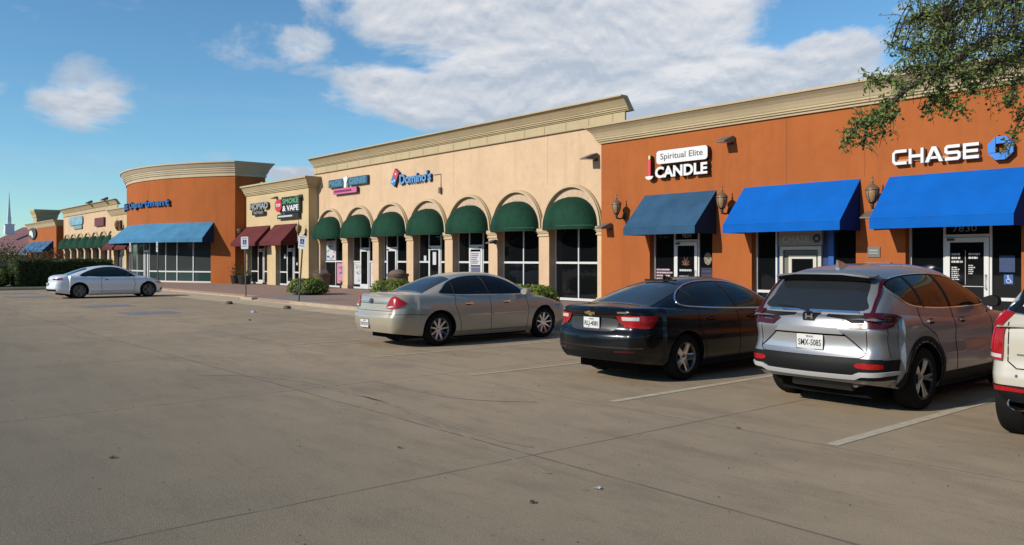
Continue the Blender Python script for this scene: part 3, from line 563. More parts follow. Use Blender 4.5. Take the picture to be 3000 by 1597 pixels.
# ------------------------------------------------------------------ tan store
def tan_store(x0, x1, label, ops, doors, lower_right=True):
    T = thing('tan_store', (0, 0, 0), label, 'building'); wall_open('wall', M_tan, x0, x1, TY, 0, 5.82, [(a, b, SW, 2.75) for a, b in ops], .3, T)
    h0, h1 = 5.8, 6.42; f = lambda u: h0+(h1-h0)*u
    pr = [(0, h0), (.07, h0), (.07, f(.1)), (.12, f(.12)), (.12, f(.22)), (.18, f(.26)), (.18, f(.36)), (.2, f(.38)), (.27, f(.6)), (.36, f(.82)), (.42, f(.84)), (.42, f(1)), (-.35, f(1)), (-.35, h0)]
    cornice(pr, [(x0, TY+6), (x0, TY), (x1, TY), (x1, TY+6)], M_trim, T); r = MB(); r.box(x0+.02, x1-.02, TY+.3, TY+10, 5.4, 5.6); r.build('roof', M_roof, T)
    for (a, b), d in zip(ops, doors):
        storefront(T, a, b, TY+.3, SW, 2.75, (d[0], d[1]) if d else ((a+b)/2,), .92, door=(d[0], d[1], 2.3, d[2]) if d else None)
    return T
T1 = tan_store(-53.3, -43.5, 'tan stucco store with two maroon awnings between the round orange building and the arcade', [(-52.35, -49.2), (-47.95, -44.75)], [(-51.2, -50.25, True), (-46.9, -45.9, True)])
tp = MB(); tp.box(-53.2, -51.9, TY+.9, TY+2.2, 6.3, 6.62); tp.box(-53.3, -51.8, TY+.8, TY+2.3, 6.62, 6.75); tp.build('roof_block', M_trim, T1)
MG = 'maroon awnings on the tan stores'
shed_awning('left maroon awning of the nearer tan store, beside the round orange building', -52.6, -48.72, TY, 3.8, 2.52, 1.0, .2, M_mar, MG)
shed_awning('right maroon awning of the nearer tan store, below the red stop disc', -48.07, -45.0, TY, 3.8, 2.52, 1.0, .2, M_mar, MG)
tb = MB(); tb.box(-47.2, -46.98, TY+.2, TY+.26, 1.75, 2.0); tb.box(-45.5, -45.35, TY+.2, TY+.26, 1.35, 1.5); tb.build('window_notice', M_pw, T1)
T2 = tan_store(-85.2, -71.8, 'distant tan stucco store with maroon awnings between the far arcade and the round building', [(-84.3, -81.2), (-80.2, -77.0), (-75.9, -72.9)], [(-83.2, -82.3, True), (-79.0, -78.1, True), None])
shed_awning('distant maroon awning nearest the far green awnings', -84.6, -81.0, TY, 3.8, 2.52, 1.0, .2, M_mar, MG); shed_awning('distant maroon awning in the middle of the far tan store', -80.4, -76.8, TY, 3.8, 2.52, 1.0, .2, M_mar, MG); shed_awning('distant maroon awning half hidden by the pale blue curved awning', -76.1, -72.7, TY, 3.8, 2.52, 1.0, .2, M_mar, MG)
# ------------------------------------------------------------------ round-fronted orange store
RC = (-62.3, 32.3); RR = 15.2
def pol(phi, r, cx=RC[0]): a = radians(phi); return (cx+r*sin(a), RC[1]-r*cos(a))
def round_store(dx, label, windows=True):
    cx = RC[0]+dx; O = thing('round_store', (0, 0, 0), label, 'building'); N_ = 64; ph = [-39.65+79.3*i/N_ for i in range(N_+1)]
    if windows:
        # openings on the curve
        w0, w1 = -30., 32.9; rows = []
        mb = MB()
        def strip(p0, p1, z0, z1, r=RR, m=None):
            n = max(1, int(abs(p1-p0)/1.3)); 
            for i in range(n):
                q0 = p0+(p1-p0)*i/n; q1 = p0+(p1-p0)*(i+1)/n; A_ = pol(q0, r, cx); B_ = pol(q1, r, cx); (m or mb).quad((A_[0], A_[1], z0), (B_[0], B_[1], z0), (B_[0], B_[1], z1), (A_[0], A_[1], z1))
        strip(-39.65, w0, 0, 7.35); strip(w1, 39.65, 0, 7.35); strip(w0, w1, 2.95, 7.35); strip(w0, w1, 0, SW+.03)
        for q in (w0, w1): A_ = pol(q, RR, cx); B_ = pol(q, RR-.3, cx); mb.quad((A_[0], A_[1], 0), (B_[0], B_[1], 0), (B_[0], B_[1], 2.95), (A_[0], A_[1], 2.95))
    else:
        mb = MB()
        for i in range(N_): A_ = pol(ph[i], RR, cx); B_ = pol(ph[i+1], RR, cx); mb.quad((A_[0], A_[1], 0), (B_[0], B_[1], 0), (B_[0], B_[1], 7.35), (A_[0], A_[1], 7.35))
    R_ = pol(39.65, RR, cx); L_ = pol(-39.65, RR, cx)
    mb.quad((R_[0], R_[1], 0), (R_[0], R_[1]+2.05, 0), (R_[0], R_[1]+2.05, 7.35), (R_[0], R_[1], 7.35)); mb.quad((L_[0], L_[1], 0), (L_[0], L_[1]+2.05, 0), (L_[0], L_[1]+2.05, 7.35), (L_[0], L_[1], 7.35)); mb.quad((L_[0], L_[1]+2.05, 5), (R_[0], R_[1]+2.05, 5), (R_[0], R_[1]+2.05, 7.35), (L_[0], L_[1]+2.05, 7.35))
    mb.build('wall', M_or2, O)
    h0, h1 = 7.12, 8.05; f = lambda u: h0+(h1-h0)*u
    pr = [(0, h0), (.06, h0), (.06, f(.22)), (.12, f(.24)), (.12, f(.34)), (.17, f(.37)), (.17, f(.47)), (.22, f(.5)), (.22, f(.58)), (.27, f(.64)), (.36, f(.8)), (.42, f(.9)), (.46, f(.9)), (.46, f(1)), (-.35, f(1)), (-.35, h0)]
    cornice(pr, [(L_[0], L_[1]+2.05)]+[pol(p, RR, cx) for p in ph]+[(R_[0], R_[1]+2.05), (L_[0]+.02, L_[1]+2.05)], stucco('round_cornice', (.52, .43, .30), .5), O)
    if not windows: return O
    f = MB(); yb = RR-.22; mul = [w0, -24, -18, -12, -6, 0, 5.2, 8.6, 13, 16.7, 21.2, 26.9, w1]
    def bar(p0, p1, z0, z1, r0=RR-.25, r1=RR-.17, m=f):
        n = max(1, int((p1-p0)/1.5))
        for i in range(n):
            q0 = p0+(p1-p0)*i/n; q1 = p0+(p1-p0)*(i+1)/n; P_ = [pol(q0, r0, cx), pol(q1, r0, cx), pol(q1, r1, cx), pol(q0, r1, cx)]
            m.add([(x, y_, z0) for x, y_ in P_]+[(x, y_, z1) for x, y_ in P_], [(0, 3, 2, 1), (4, 5, 6, 7), (0, 1, 5, 4), (1, 2, 6, 5), (2, 3, 7, 6), (3, 0, 4, 7)])
    for q in mul: bar(q-.14, q+.14, SW, 2.95)
    bar(w0, w1, SW, SW+.12, RR-.249, RR-.171); bar(w0, 5.2, .82, .91, RR-.249, RR-.171); bar(8.6, w1, .82, .91, RR-.249, RR-.171); bar(5.2, 8.6, 2.2, 2.32, RR-.249, RR-.16); bar(5.9, 6.4, SW, 2.2, RR-.249, RR-.15); bar(7.5, 8.0, SW, 2.2, RR-.249, RR-.15)
    w = f.build('window', M_frame, O); g1 = MB(); strip(w0, w1, .86, 2.95, RR-.22, g1); g1.build('pane', M_glassg, w); g2 = MB(); strip(w0, 5.2, SW, .86, RR-.22, g2); g2.build('pane', M_glasst, w); g2 = MB(); strip(8.6, w1, SW, .86, RR-.22, g2); g2.build('pane', M_glasst, w); g3 = MB(); strip(5.2, 8.6, SW, .86, RR-.22, g3); g3.build('door_glass', M_glass, w)
    return O
O1 = round_store(0, 'burnt orange building with curved front, tan cornice and long pale blue awning')
O2 = thing('roof_block', (0, 0, 0), 'tall plain tan block standing above the most distant orange store', 'building')
tb = MB(); tb.box(-128.6, -126.2, 22.2, 24.7, 0, 7.6); tb.build('wall', M_trim, O2)
cornice([(0, 7.3), (.08, 7.3), (.1, 7.6), (.25, 7.9), (.35, 8.1), (.35, 8.35), (-.4, 8.35), (-.4, 7.3)], [(-128.6, 24.7), (-128.6, 22.2), (-126.2, 22.2), (-126.2, 24.7), (-128.58, 24.7)], M_trim, O2)
t = thing('awning', (0, 0, 0), 'long faded light blue awning bending round the curved orange building', 'awning')
cv = MB(); n = 60; m_ = 7; vs = []; pa = [-33.8+67.6*i/n for i in range(n+1)]
for i, p_ in enumerate(pa):
    for j in range(m_+1):
        u = j/m_; x, y_ = pol(p_, RR+1.2*u+.005); vs.append((x, y_, 4.12+(3.05-4.12)*u-(.015*sin(pi*u) if i % 2 else 0)))
cv.add(vs, [(i*(m_+1)+j, (i+1)*(m_+1)+j, (i+1)*(m_+1)+j+1, i*(m_+1)+j+1) for i in range(n) for j in range(m_)]); cv.build('canopy', M_sky, t, smooth=30)
v = MB()
for i in range(n): A_ = pol(pa[i], RR+1.205); B_ = pol(pa[i+1], RR+1.205); v.quad((A_[0], A_[1], 2.8), (B_[0], B_[1], 2.8), (B_[0], B_[1], 3.048), (A_[0], A_[1], 3.048))
v.build('valance', M_sky, t, smooth=30)
M_navyd = canvas('navy_side_shade', (.02, .05, .13))  # end panels of the curved awning, shade deepened in the cloth colour
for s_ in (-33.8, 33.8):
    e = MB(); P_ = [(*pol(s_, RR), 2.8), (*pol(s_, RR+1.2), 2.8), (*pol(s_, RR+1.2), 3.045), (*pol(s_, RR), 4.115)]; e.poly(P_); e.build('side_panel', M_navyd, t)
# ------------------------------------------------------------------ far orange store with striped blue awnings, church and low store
F = thing('orange_store', (0, 0, 0), 'small distant orange store with striped blue awnings at the far left of the strip', 'building')
wall_open('wall', M_or, -127, -109.9, 21.4, 0, 5.7, [(-125+k*3.6, -125+k*3.6+2.3, SW, 2.7) for k in range(4)], .3, F); cornice(prof_std(6.35, 5.6), [(-127, 30), (-127, 21.4), (-109.9, 21.4), (-109.9, 30)], M_trim, F)
for k in range(4): storefront(F, -125+k*3.6, -125+k*3.6+2.3, 21.7, SW, 2.7, (-125+k*3.6+1.15,), .8)
M_st = canvas('steel_blue_canvas', (.06, .16, .30))
for k in range(4): shed_awning('far slate blue awning, '+['leftmost', 'second from left', 'third from left', 'rightmost'][k]+' on the most distant orange store', -125.6+k*3.6, -122.3+k*3.6, 21.4, 3.9, 2.5, 1.2, .2, M_st, 'blue awnings on the far orange store')
L = thing('low_store', (-190, 60, 0), 'long low grey-roofed store behind the church roof', 'building'); l = MB(); l.box(-22, 30, 0, 20, 0, 9.6); l.build('wall', mat('far_beige', (.42, .36, .27), .9), L); l = MB(); l.box(-22.4, 30.4, -.4, 20.4, 9.6, 10.6); l.build('parapet', mat('far_grey', (.25, .25, .25), .9), L)
l = MB(); l.box(2, 24, 4, 14, 10.6, 12.2); l.build('roof_plant', mat('far_dark', (.08, .09, .09), .9), L)
L.location = (-235, 78, 0)
H = thing('church', (0, 0, 0), 'church with dull maroon roof and a white steeple at the left edge', 'church')
c0 = at(-60, 650, 190); c1 = at(76, 650, 175); d_ = (c1-c0); d_.z = 0; L_ = d_.length; d_.normalize(); n_ = Vector((d_.y, -d_.x, 0))
if n_.dot(c0) > 0: n_ = -n_          # towards the camera
def hp(u, w, z): p = c0+d_*u+n_*w; return (p.x, p.y, z)
w_ = MB(); w_.add([hp(0, 0, 0), hp(L_, 0, 0), hp(L_, -22, 0), hp(0, -22, 0), hp(0, 0, 3), hp(L_, 0, 3), hp(L_, -22, 3), hp(0, -22, 3)], [(0, 1, 5, 4), (1, 2, 6, 5), (2, 3, 7, 6), (3, 0, 4, 7)]); w_.build('wall', mat('church_brick', (.22, .16, .12), .9), H)
r = MB(); r.add([hp(-2, 1.2, 2.8), hp(L_+1.2, 1.2, 2.8), hp(L_+1.2, -23, 2.8), hp(-2, -23, 2.8), hp(-2, -11, 9.3), hp(L_-2, -11, 9.3)], [(0, 1, 5, 4), (2, 3, 4, 5), (1, 2, 5), (0, 4, 3)]); r.build('roof', mat('maroon_roof', (.20, .085, .085), .8, var=.15, vscale=.4), H)
fa = MB(); fa.add([hp(-2, 1.25, 2.45), hp(L_+1.2, 1.25, 2.45), hp(L_+1.2, 1.25, 2.8), hp(-2, 1.25, 2.8)], [(0, 1, 2, 3)]); fa.build('fascia', mat('pale_fascia', (.4, .4, .4), .8), H)
sp = at(23, 650, 188); s_ = MB(); s_.mi = 0
M_wh = mat('steeple_white', (.75, .80, .85), .6)
def sq(mb, r0, r1, z0, z1):
    mb.add([(sp.x+sx*r0, sp.y+sy*r0, z0) for sx, sy in ((-1, -1), (1, -1), (1, 1), (-1, 1))]+[(sp.x+sx*r1, sp.y+sy*r1, z1) for sx, sy in ((-1, -1), (1, -1), (1, 1), (-1, 1))], [(0, 1, 5, 4), (1, 2, 6, 5), (2, 3, 7, 6), (3, 0, 4, 7), (4, 5, 6, 7)])
sq(s_, .95, .9, 7.2, 9.4); sq(s_, 1.05, 1.05, 9.4, 9.55); sq(s_, .4, .36, 9.55, 11.2); sq(s_, .3, .02, 11.2, 17.0); s_.build('steeple', M_wh, H)
# ------------------------------------------------------------------ signs
M_sw = mat('sign_white', (.80, .80, .80), .45); M_blk = mat('sign_black', (.012, .012, .014), .4); M_red = mat('sign_red', (.62, .02, .05), .4)
def letters(t, txt, M, h, m, side, depth=.14, bold=.0, fitw=None, name='letters', shear=0.):
    f = MB(); put_text(f, txt, M @ Matrix.Translation((0, 0, -.012)), h, .022, bold, fitw=fitw, shear=shear); a = f.build(name, m, t)
    f = MB(); put_text(f, txt, M @ Matrix.Translation((0, 0, -.026-depth/2)), h, depth, bold+.004, fitw=fitw, shear=shear); f.build('returns', side, a)
def rrect(x0, x1, z0, z1, r, n=6):
    P = []
    for cx, cz, a0 in ((x1-r, z1-r, 0), (x0+r, z1-r, 90), (x0+r, z0+r, 180), (x1-r, z0+r, 270)):
        P += [(cx+r*cos(radians(a0+90*i/n)), cz+r*sin(radians(a0+90*i/n))) for i in range(n+1)]
    return P
def panel(t, name, pts, y0, y1, m, side=None):
    a = MB(); a.prism(pts, 1, y0, y1); o = a.build(name, m, t)
    if side: a = MB(); a.prism(pts, 1, y1+.001, y1+.13); a.build('returns', side, o)
    return o
yy = RY
t = thing('candle_sign', (-17.1, RY, 4.45), 'white channel letters CANDLE under a white rounded box reading Spiritual Elite, with a red candle', 'sign')
Tm = lambda x, z: Matrix.Translation((x, 0, z)) @ Matrix.Rotation(pi/2, 4, 'X')
letters(t, 'CANDLE', Matrix.Translation((.07, -.2, 0)) @ Matrix.Rotation(pi/2, 4, 'X'), .35, M_sw, M_blk, .17, .018, fitw=2.12)
bx = panel(t, 'sign_box', rrect(-.93, 1.14, .44, .88, .11), -.2, -.18, M_sw, M_blk); q = MB(); put_text(q, 'Spiritual Elite', Matrix.Translation((.1, -.203, .585)) @ Matrix.Rotation(pi/2, 4, 'X'), .2, .006, .002, fitw=1.72); q.build('box_lettering', mat('sign_darkgrey', (.09, .09, .09), .5), bx)
cn = panel(t, 'candle', rrect(-1.29, -1.19, .07, .62, .02), -.2, -.18, mat('candle_red', (.75, .06, .10), .45), M_blk); panel(t, 'flame', rrect(-1.28, -1.20, .63, .77, .035), -.2, -.18, mat('flame_yellow', (.75, .66, .28), .45), M_blk)
panel(t, 'holder', [(-1.42, .06), (-1.36, -.02), (-1.28, -.05), (-1.2, -.05), (-1.12, -.02), (-1.06, .06), (-1.12, .07), (-1.36, .07)], -.21, -.19, M_sw, M_blk)
t = thing('bank_sign', (-9.05, RY, 4.18), 'large white letters CHASE with a bright blue octagon emblem above the awning at 7830', 'sign')
def stroke_letter(mb, polys, x, w, h, y0, y1):
    for P in polys:
        pts = [(x+a*w, b*h) for a, b in P]; n = len(pts)
        mb.add([(a, y0, b) for a, b in pts]+[(a, y1, b) for a, b in pts], [tuple(range(n)), tuple(range(n, 2*n))]+[(i, (i+1) % n, n+(i+1) % n, n+i) for i in range(n)])
GL_ = {'C': [[(.22, 1), (1, 1), (1, .8), (.24, .8), (.17, .72), (.17, .28), (.24, .2), (1, .2), (1, 0), (.18, 0), (0, .2), (0, .8)]],
       'H': [[(0, 0), (.19, 0), (.19, .4), (.81, .4), (.81, 0), (1, 0), (1, 1), (.81, 1), (.81, .6), (.19, .6), (.19, 1), (0, 1)]],
       'A': [[(0, 0), (.22, 0), (.3, .18), (.7, .18), (.78, 0), (1, 0), (.62, 1), (.38, 1), (.38, .98), (.5, .74), (.625, .38), (.375, .38), (.5, .74), (.38, .98)]],
       'S': [[(.2, 1), (.95, 1), (.95, .8), (.2, .8), (.18, .78), (.18, .62), (.2, .6), (.85, .6), (1, .47), (1, .14), (.85, 0), (.03, 0), (.03, .2), (.8, .2), (.82, .22), (.82, .38), (.8, .4), (.16, .4), (0, .53), (0, .85), (.15, 1)]],
       'E': [[(0, 0), (1, 0), (1, .2), (.19, .2), (.19, .4), (.95, .4), (.95, .6), (.19, .6), (.19, .8), (1, .8), (1, 1), (0, 1)]]}
GL_['A'] = [[(0, 0), (.21, 0), (.5, .76), (.5, 1), (.38, 1)], [(1, 0), (.79, 0), (.5, .76), (.5, 1), (.62, 1)], [(.27, .2), (.73, .2), (.68, .36), (.32, .36)]]
ff = MB(); fs_ = MB(); x = -1.08; h_ = .385
for ch, w_ in zip('CHASE', (.37, .37, .44, .38, .36)):
    stroke_letter(ff, GL_[ch], x, w_, h_, -.16, -.14); stroke_letter(fs_, GL_[ch], x, w_, h_, -.139, -.05); x += w_+(.055 if ch not in 'HA' else .035)
lo = ff.build('letters', M_sw, t); fs_.build('returns', mat('return_white', (.5, .5, .5), .5), lo)
rc = MB(); rc.box(-1.05, 1.0, -.045, -.01, .08, .14); rc.build('raceway', mat('raceway_orange', (.62, .3, .15), .8), t)
oc = MB(); octagon(oc, Matrix.Translation((1.5, -.14, .19)) @ Matrix.Rotation(pi/2, 4, 'X'), .275, .03); oc.build('emblem', M_lblue, t)
oc = MB(); octagon(oc, Matrix.Translation((1.5, -.02, .19)) @ Matrix.Rotation(pi/2, 4, 'X'), .27, .115); oc.build('emblem_returns', mat('logo_side', (.004, .05, .2), .4), t)
# pizza sign
P_ = lambda px, py, Y: (wx(px, Y), wz(px, py, Y))
Y_ = BY-.14; xa, za = P_(1004, 463, Y_); xb, zb = P_(1083, 456, Y_); M_dbl = mat('light_blue_face', (.16, .37, .66), .4, col2=(.10, .25, .5), vscale=9); M_dside = mat('deep_navy_side', (.01, .03, .07), .5)
t = thing('pizza_sign', (xa, BY, za), "blue letters Domino's with a tilted red and blue domino on the cream wall", 'sign')
letters(t, "Domino's", Matrix.Translation(((xb-xa)/2, -.14, .0)) @ Matrix.Rotation(pi/2, 4, 'X'), .46, M_dbl, M_dside, .12, .022, fitw=xb-xa)
dm = Matrix.Translation((-.42, -.14, .45)) @ Matrix.Rotation(radians(-38), 4, 'Y')
def dbox(mb, x0, x1, z0, z1, y0, y1): mb.add([dm @ Vector(p) for p in [(x0, y0, z0), (x1, y0, z0), (x1, y1, z0), (x0, y1, z0), (x0, y0, z1), (x1, y0, z1), (x1, y1, z1), (x0, y1, z1)]], [(0, 3, 2, 1), (4, 5, 6, 7), (0, 1, 5, 4), (1, 2, 6, 5), (2, 3, 7, 6), (3, 0, 4, 7)])
dm = Matrix.Translation((-.42, -.14, .34)) @ Matrix.Rotation(radians(32), 4, 'Y') @ Matrix.Diagonal((.72, 1, .68, 1))
d = MB(); dbox(d, -.29, .29, -.58, -.01, -.02, 0); d.build('domino_lower_half', mat('domino_blue', (.05, .22, .5), .4), t); d = MB(); dbox(d, -.29, .29, .01, .58, -.02, 0); d.build('domino_upper_half', mat('domino_red', (.6, .06, .09), .4), t); d = MB(); dbox(d, -.3, .3, -.59, .59, .001, .12); d.build('returns', M_dside, t)
d = MB()
for (u, w) in ((-.1, -.4), (.1, -.18), (0, .3)): d.add([dm @ Vector((u+.08*cos(i*pi/6), -.025, w+.08*sin(i*pi/6))) for i in range(12)], [tuple(range(12))])
d.build('pips', M_sw, t)
cdt = thing('conduit', (xb, BY, zb), 'thin bent conduit hanging beside the domino pizza sign', 'conduit'); x2, z2 = P_(1108, 453, BY-.04); x3, z3 = P_(1108, 477, BY-.04); c_ = MB(); c_.tube([(.1, -.03, .3), (x2-xb, -.03, .3), (x2-xb, -.03, -.35)], .018, 6); c_.build('pipe', mat('conduit_tan', (.35, .25, .17), .6), cdt); c_ = MB(); c_.box(x2-xb-.08, x2-xb+.08, -.12, 0, -.6, -.33); c_.build('junction_box', mat('conduit_box', (.16, .11, .08), .6), cdt)
# teal + pink sign
Y_ = BY-.16; xa, za = P_(826, 474, Y_); xm, _ = P_(863, 470, Y_); xn, _ = P_(876, 460, Y_); xb, _ = P_(923, 460, Y_); M_teal = mat('teal_face', (.05, .15, .22), .4, col2=(.03, .10, .15), vscale=6); M_tealL = mat('teal_letter', (.10, .24, .34), .4)
t = thing('teal_sign', (xa, BY, za-.0), 'teal block lettering in two words with a white figure between, pink strip below', 'sign'); w1 = xm-xa; w2 = xb-xn; ho = .44
p1 = panel(t, 'left_word_panel', rrect(0, w1, 0, ho, .04), -.16, -.14, M_teal, M_dside); p2 = panel(t, 'right_word_panel', rrect(xn-xa, xb-xa, 0, ho, .04), -.16, -.14, M_teal, M_dside)
q = MB(); put_text(q, 'MAGIK', Matrix.Translation((w1/2, -.168, .07)) @ Matrix.Rotation(pi/2, 4, 'X'), .30, .014, .02, fitw=w1*.88); q.build('letters', M_tealL, p1); q = MB(); put_text(q, 'GENIE', Matrix.Translation((xn-xa+w2/2, -.168, .07)) @ Matrix.Rotation(pi/2, 4, 'X'), .30, .014, .02, fitw=w2*.88); q.build('letters', M_tealL, p2)
xc = (xm+xn)/2-xa; panel(t, 'white_figure', [(xc-.15, -.12), (xc+.12, -.12), (xc+.14, .15), (xc+.26, .38), (xc+.22, .56), (xc+.05, .5), (xc-.1, .48), (xc-.24, .44), (xc-.14, .25)], -.2, -.162, M_sw)
xp, zp = P_(839, 490, Y_); xq, _ = P_(898, 486, Y_); pk = panel(t, 'pink_strip', rrect(xp-xa, xq-xa, -.40, -.1, .05), -.2, -.18, mat('pink_face', (.62, .14, .30), .4), M_dside); q = MB(); BOXTXT(q, xp-xa+.15, xq-xa-.1, -.201, -.35, -.15, 1, random.Random(9)); q.build('strip_lettering', mat('plum_letter', (.2, .02, .07), .5), pk)
# tan store signs
Y_ = TY-.18; xa, za = P_(628, 530, Y_); xb, _ = P_(673, 526, Y_); M_sil = mat('silver_face', (.36, .39, .40), .35, metal=.3)
t = thing('silver_sign', (xa, TY, za), 'silver block letters with a smaller black oval line below on the tan store', 'sign'); letters(t, 'NOMAD', Matrix.Translation(((xb-xa)/2, -.18, .05)) @ Matrix.Rotation(pi/2, 4, 'X'), .38, M_sil, M_blk, .14, .03, fitw=xb-xa)
o_ = panel(t, 'lower_panel', rrect(.35, xb-xa-.5, -.34, -.04, .13), -.18, -.16, M_blk); q = MB(); put_text(q, 'TATTOO', Matrix.Translation(((xb-xa)/2-.08, -.184, -.265)) @ Matrix.Rotation(pi/2, 4, 'X'), .15, .006, .005, fitw=(xb-xa)*.52); q.build('lower_lettering', mat('silver_letter', (.4, .42, .4), .4), o_)
xa, za = P_(698, 552, Y_); xb, _ = P_(751, 550, Y_); t = thing('vape_sign', (xa, TY, za), 'black panel reading SMOKE & VAPE in green and white with a round red stop disc', 'sign'); W_ = xb-xa
pn = panel(t, 'panel', [(.55, .42), (W_+.12, .42), (W_+.12, 1.62), (.55, 1.62)], -.18, -.16, M_blk, M_blk); lw = panel(t, 'lower_strip', rrect(0, W_, 0, .36, .05), -.2, -.18, M_blk, M_blk)
q = MB(); put_text(q, 'SMOKE', Matrix.Translation(((W_+.7)/2, -.19, 1.12)) @ Matrix.Rotation(pi/2, 4, 'X'), .36, .012, .015, fitw=(W_-.62)*.96); q.build('green_lettering', mat('sign_green', (.10, .38, .16), .4), pn)
q = MB(); put_text(q, '& VAPE', Matrix.Translation(((W_+.7)/2, -.19, .58)) @ Matrix.Rotation(pi/2, 4, 'X'), .40, .012, .015, fitw=(W_-.62)*.96); q.build('white_lettering', M_sw, pn); q = MB(); BOXTXT(q, .12, W_-.08, -.201, .08, .3, 1, random.Random(3)); q.build('strip_lettering', M_sw, lw)
ds = panel(t, 'stop_disc', [(.22+.48*cos(i*pi/12), 1.02+.48*sin(i*pi/12)) for i in range(24)], -.24, -.2, M_red, M_blk); q = MB(); put_text(q, 'STOP', Matrix.Translation((.22, -.245, .94)) @ Matrix.Rotation(pi/2, 4, 'X'), .22, .008, .01, fitw=.62); q.build('disc_lettering', M_sw, ds)
t.scale = (1, 1, .80)
# Athletic Department lettering round the curve
t = thing('department_sign', (0, 0, 0), 'deep blue lettering Athletic Department curving round the orange building above the pale awning', 'sign'); txt = 'Athletic Department'; M_db = mat('sign_deep_blue', (.015, .14, .42), .4, col2=(.012, .09, .3), vscale=6); q = MB(); qs = MB(); SX = 1.35; ws = []
for c in txt:
    if c == ' ': ws.append(.30); continue
    me = text_mesh(c, .46, .01); xs_ = [v.co.x for v in me.vertices]; ws.append((max(xs_)-min(xs_))*SX+.10); bpy.data.meshes.remove(me)
kk = 10.7/sum(ws); sacc = 0
for c, w_ in zip(txt, ws):
    pm = -20+degrees((sacc+w_/2)*kk/(RR+.16)); sacc += w_
    if c == ' ': continue
    for rad, dep, bo, mb_ in ((RR+.16, .02, .022, q), (RR+.08, .12, .028, qs)): x, y_ = pol(pm, rad); put_text(mb_, c, Matrix.Translation((x, y_, 5.32)) @ Matrix.Rotation(radians(pm), 4, 'Z') @ Matrix.Rotation(pi/2, 4, 'X') @ Matrix.Diagonal((kk, 1, 1, 1)), .46, dep, bo, SX)
o = q.build('letters', M_db, t); qs.build('returns', M_dside, o)
# far signs
Y_ = BY-.1; xa, za = P_(175, 576, Y_); xb, _ = P_(208, 570, Y_); t = thing('far_sign', (xa, BY, za), 'light blue oval lettering sign on the far cream store', 'sign'); panel(t, 'face', rrect(0, xb-xa, .35, 1.3, .4), -.15, -.1, mat('far_blue', (.22, .42, .5), .5, var=.3, vscale=2)); panel(t, 'lower_line', rrect(2., xb-xa-.3, -.1, .28, .1), -.15, -.1, mat('far_teal', (.2, .36, .36), .5))
xa, za = P_(240, 570, Y_); xb, _ = P_(263, 570, Y_); t = thing('far_sign', (xa, BY, za), 'dark red oblong sign near the right end of the far cream store', 'sign'); panel(t, 'face', rrect(0, xb-xa, 0, .85, .05), -.2, -.15, mat('far_maroon', (.16, .02, .025), .5), M_blk)
xa, za = P_(292, 576, TY-.1); xb, _ = P_(305, 576, TY-.1); t = thing('far_sign', (xa, TY, za), 'small dark red square sign on the far tan store beside the round building', 'sign'); panel(t, 'face', rrect(0, xb-xa, 0, .75, .05), -.2, -.15, mat('far_maroon', (.16, .02, .025), .5), M_blk)
xa, za = P_(72, 603, 21.2); xb, _ = P_(90, 603, 21.2); t = thing('far_sign', (xa, 21.4, za), 'black and white rounded sign on the most distant orange store', 'sign'); w_ = xb-xa; panel(t, 'face', [(w_/2+w_*.5*cos(i*pi/10), .75+.75*sin(i*pi/10)) for i in range(20)], -.2, -.15, M_blk); panel(t, 'white_shape', [(w_*.1, .6), (w_*.4, .5), (w_*.5, .2), (w_*.65, .3), (w_*.6, .8), (w_*.4, 1.2), (w_*.15, 1.1)], -.23, -.21, M_sw)
# ------------------------------------------------------------------ lanterns and floodlights
lp = lantern_proto(); LS = [(1561, 545, RY, 'bronze lantern left of the slate blue awning on the orange wall'), (1826, 532, RY, 'bronze lantern between the slate blue awning and the first royal blue awning'), (2203, 519, RY, 'bronze lantern between the two royal blue awnings, nearest the CHASE letters'),
      (607, 595, TY, 'bronze lantern at the left corner of the tan store'), (758, 590, TY, 'bronze lantern on the right side of the tan store beside the second maroon awning')]
for i, (px, py, Y, lab) in enumerate(LS):
    o = lp if i == 0 else copy_tree(lp); x = wx(px+10, Y); o.location = (x, Y, wz(px+10, py, Y)-.16); tag(o, lab, 'wall lantern', 'bronze wall lanterns')
o = copy_tree(lp); o.location = (-4.75-1.6, RY, 3.05); tag(o, 'bronze lantern right of the last royal blue awning', 'wall lantern', 'bronze wall lanterns')
o = copy_tree(lp); o.location = (wx(310, TY), TY, 4.2); o.scale = (1.3,)*3; tag(o, 'distant lantern on the far tan store above its maroon awnings', 'wall lantern', 'bronze wall lanterns')
fp = flood_proto()
FL = [(1499, 398, BY, 'floodlight high on the cream wall against the orange building', 1.1, 0), (1533, 572, RY, 'floodlight low on the orange wall below the first lantern', 1.0, 0), (1838, 356, RY, 'floodlight high on the orange wall right of the candle sign', 1., 0),
      (1246, 610, BY-.13, 'small floodlight on a cream pier between two green awnings', .8, 0), (2200, 545, RY, 'floodlight under the lantern between the two royal blue awnings', 1.0, 0), (697, 499, TY, 'small floodlight above the red stop disc sign', .75, 0), (759, 494, TY, 'small floodlight above the right end of the vape sign', .75, 0)]
for i, (px, py, Y, lab, s_, r) in enumerate(FL):
    o = fp if i == 0 else copy_tree(fp); o.location = (wx(px, Y), Y, wz(px, py, Y)); o.scale = (s_,)*3; o.rotation_euler[2] = radians(-8+i*3); tag(o, lab, 'floodlight', 'wall floodlights')
for px, lab in ((230, 'floodlight on the far roof parapet, left of two'), (269, 'floodlight on the far roof parapet, right of two')):
    o = copy_tree(fp); o.location = (wx(px, BY-.3), BY-.2, 7.56); o.scale = (2.2, 1.2, 1.6); tag(o, lab, 'floodlight', 'parapet floodlights')
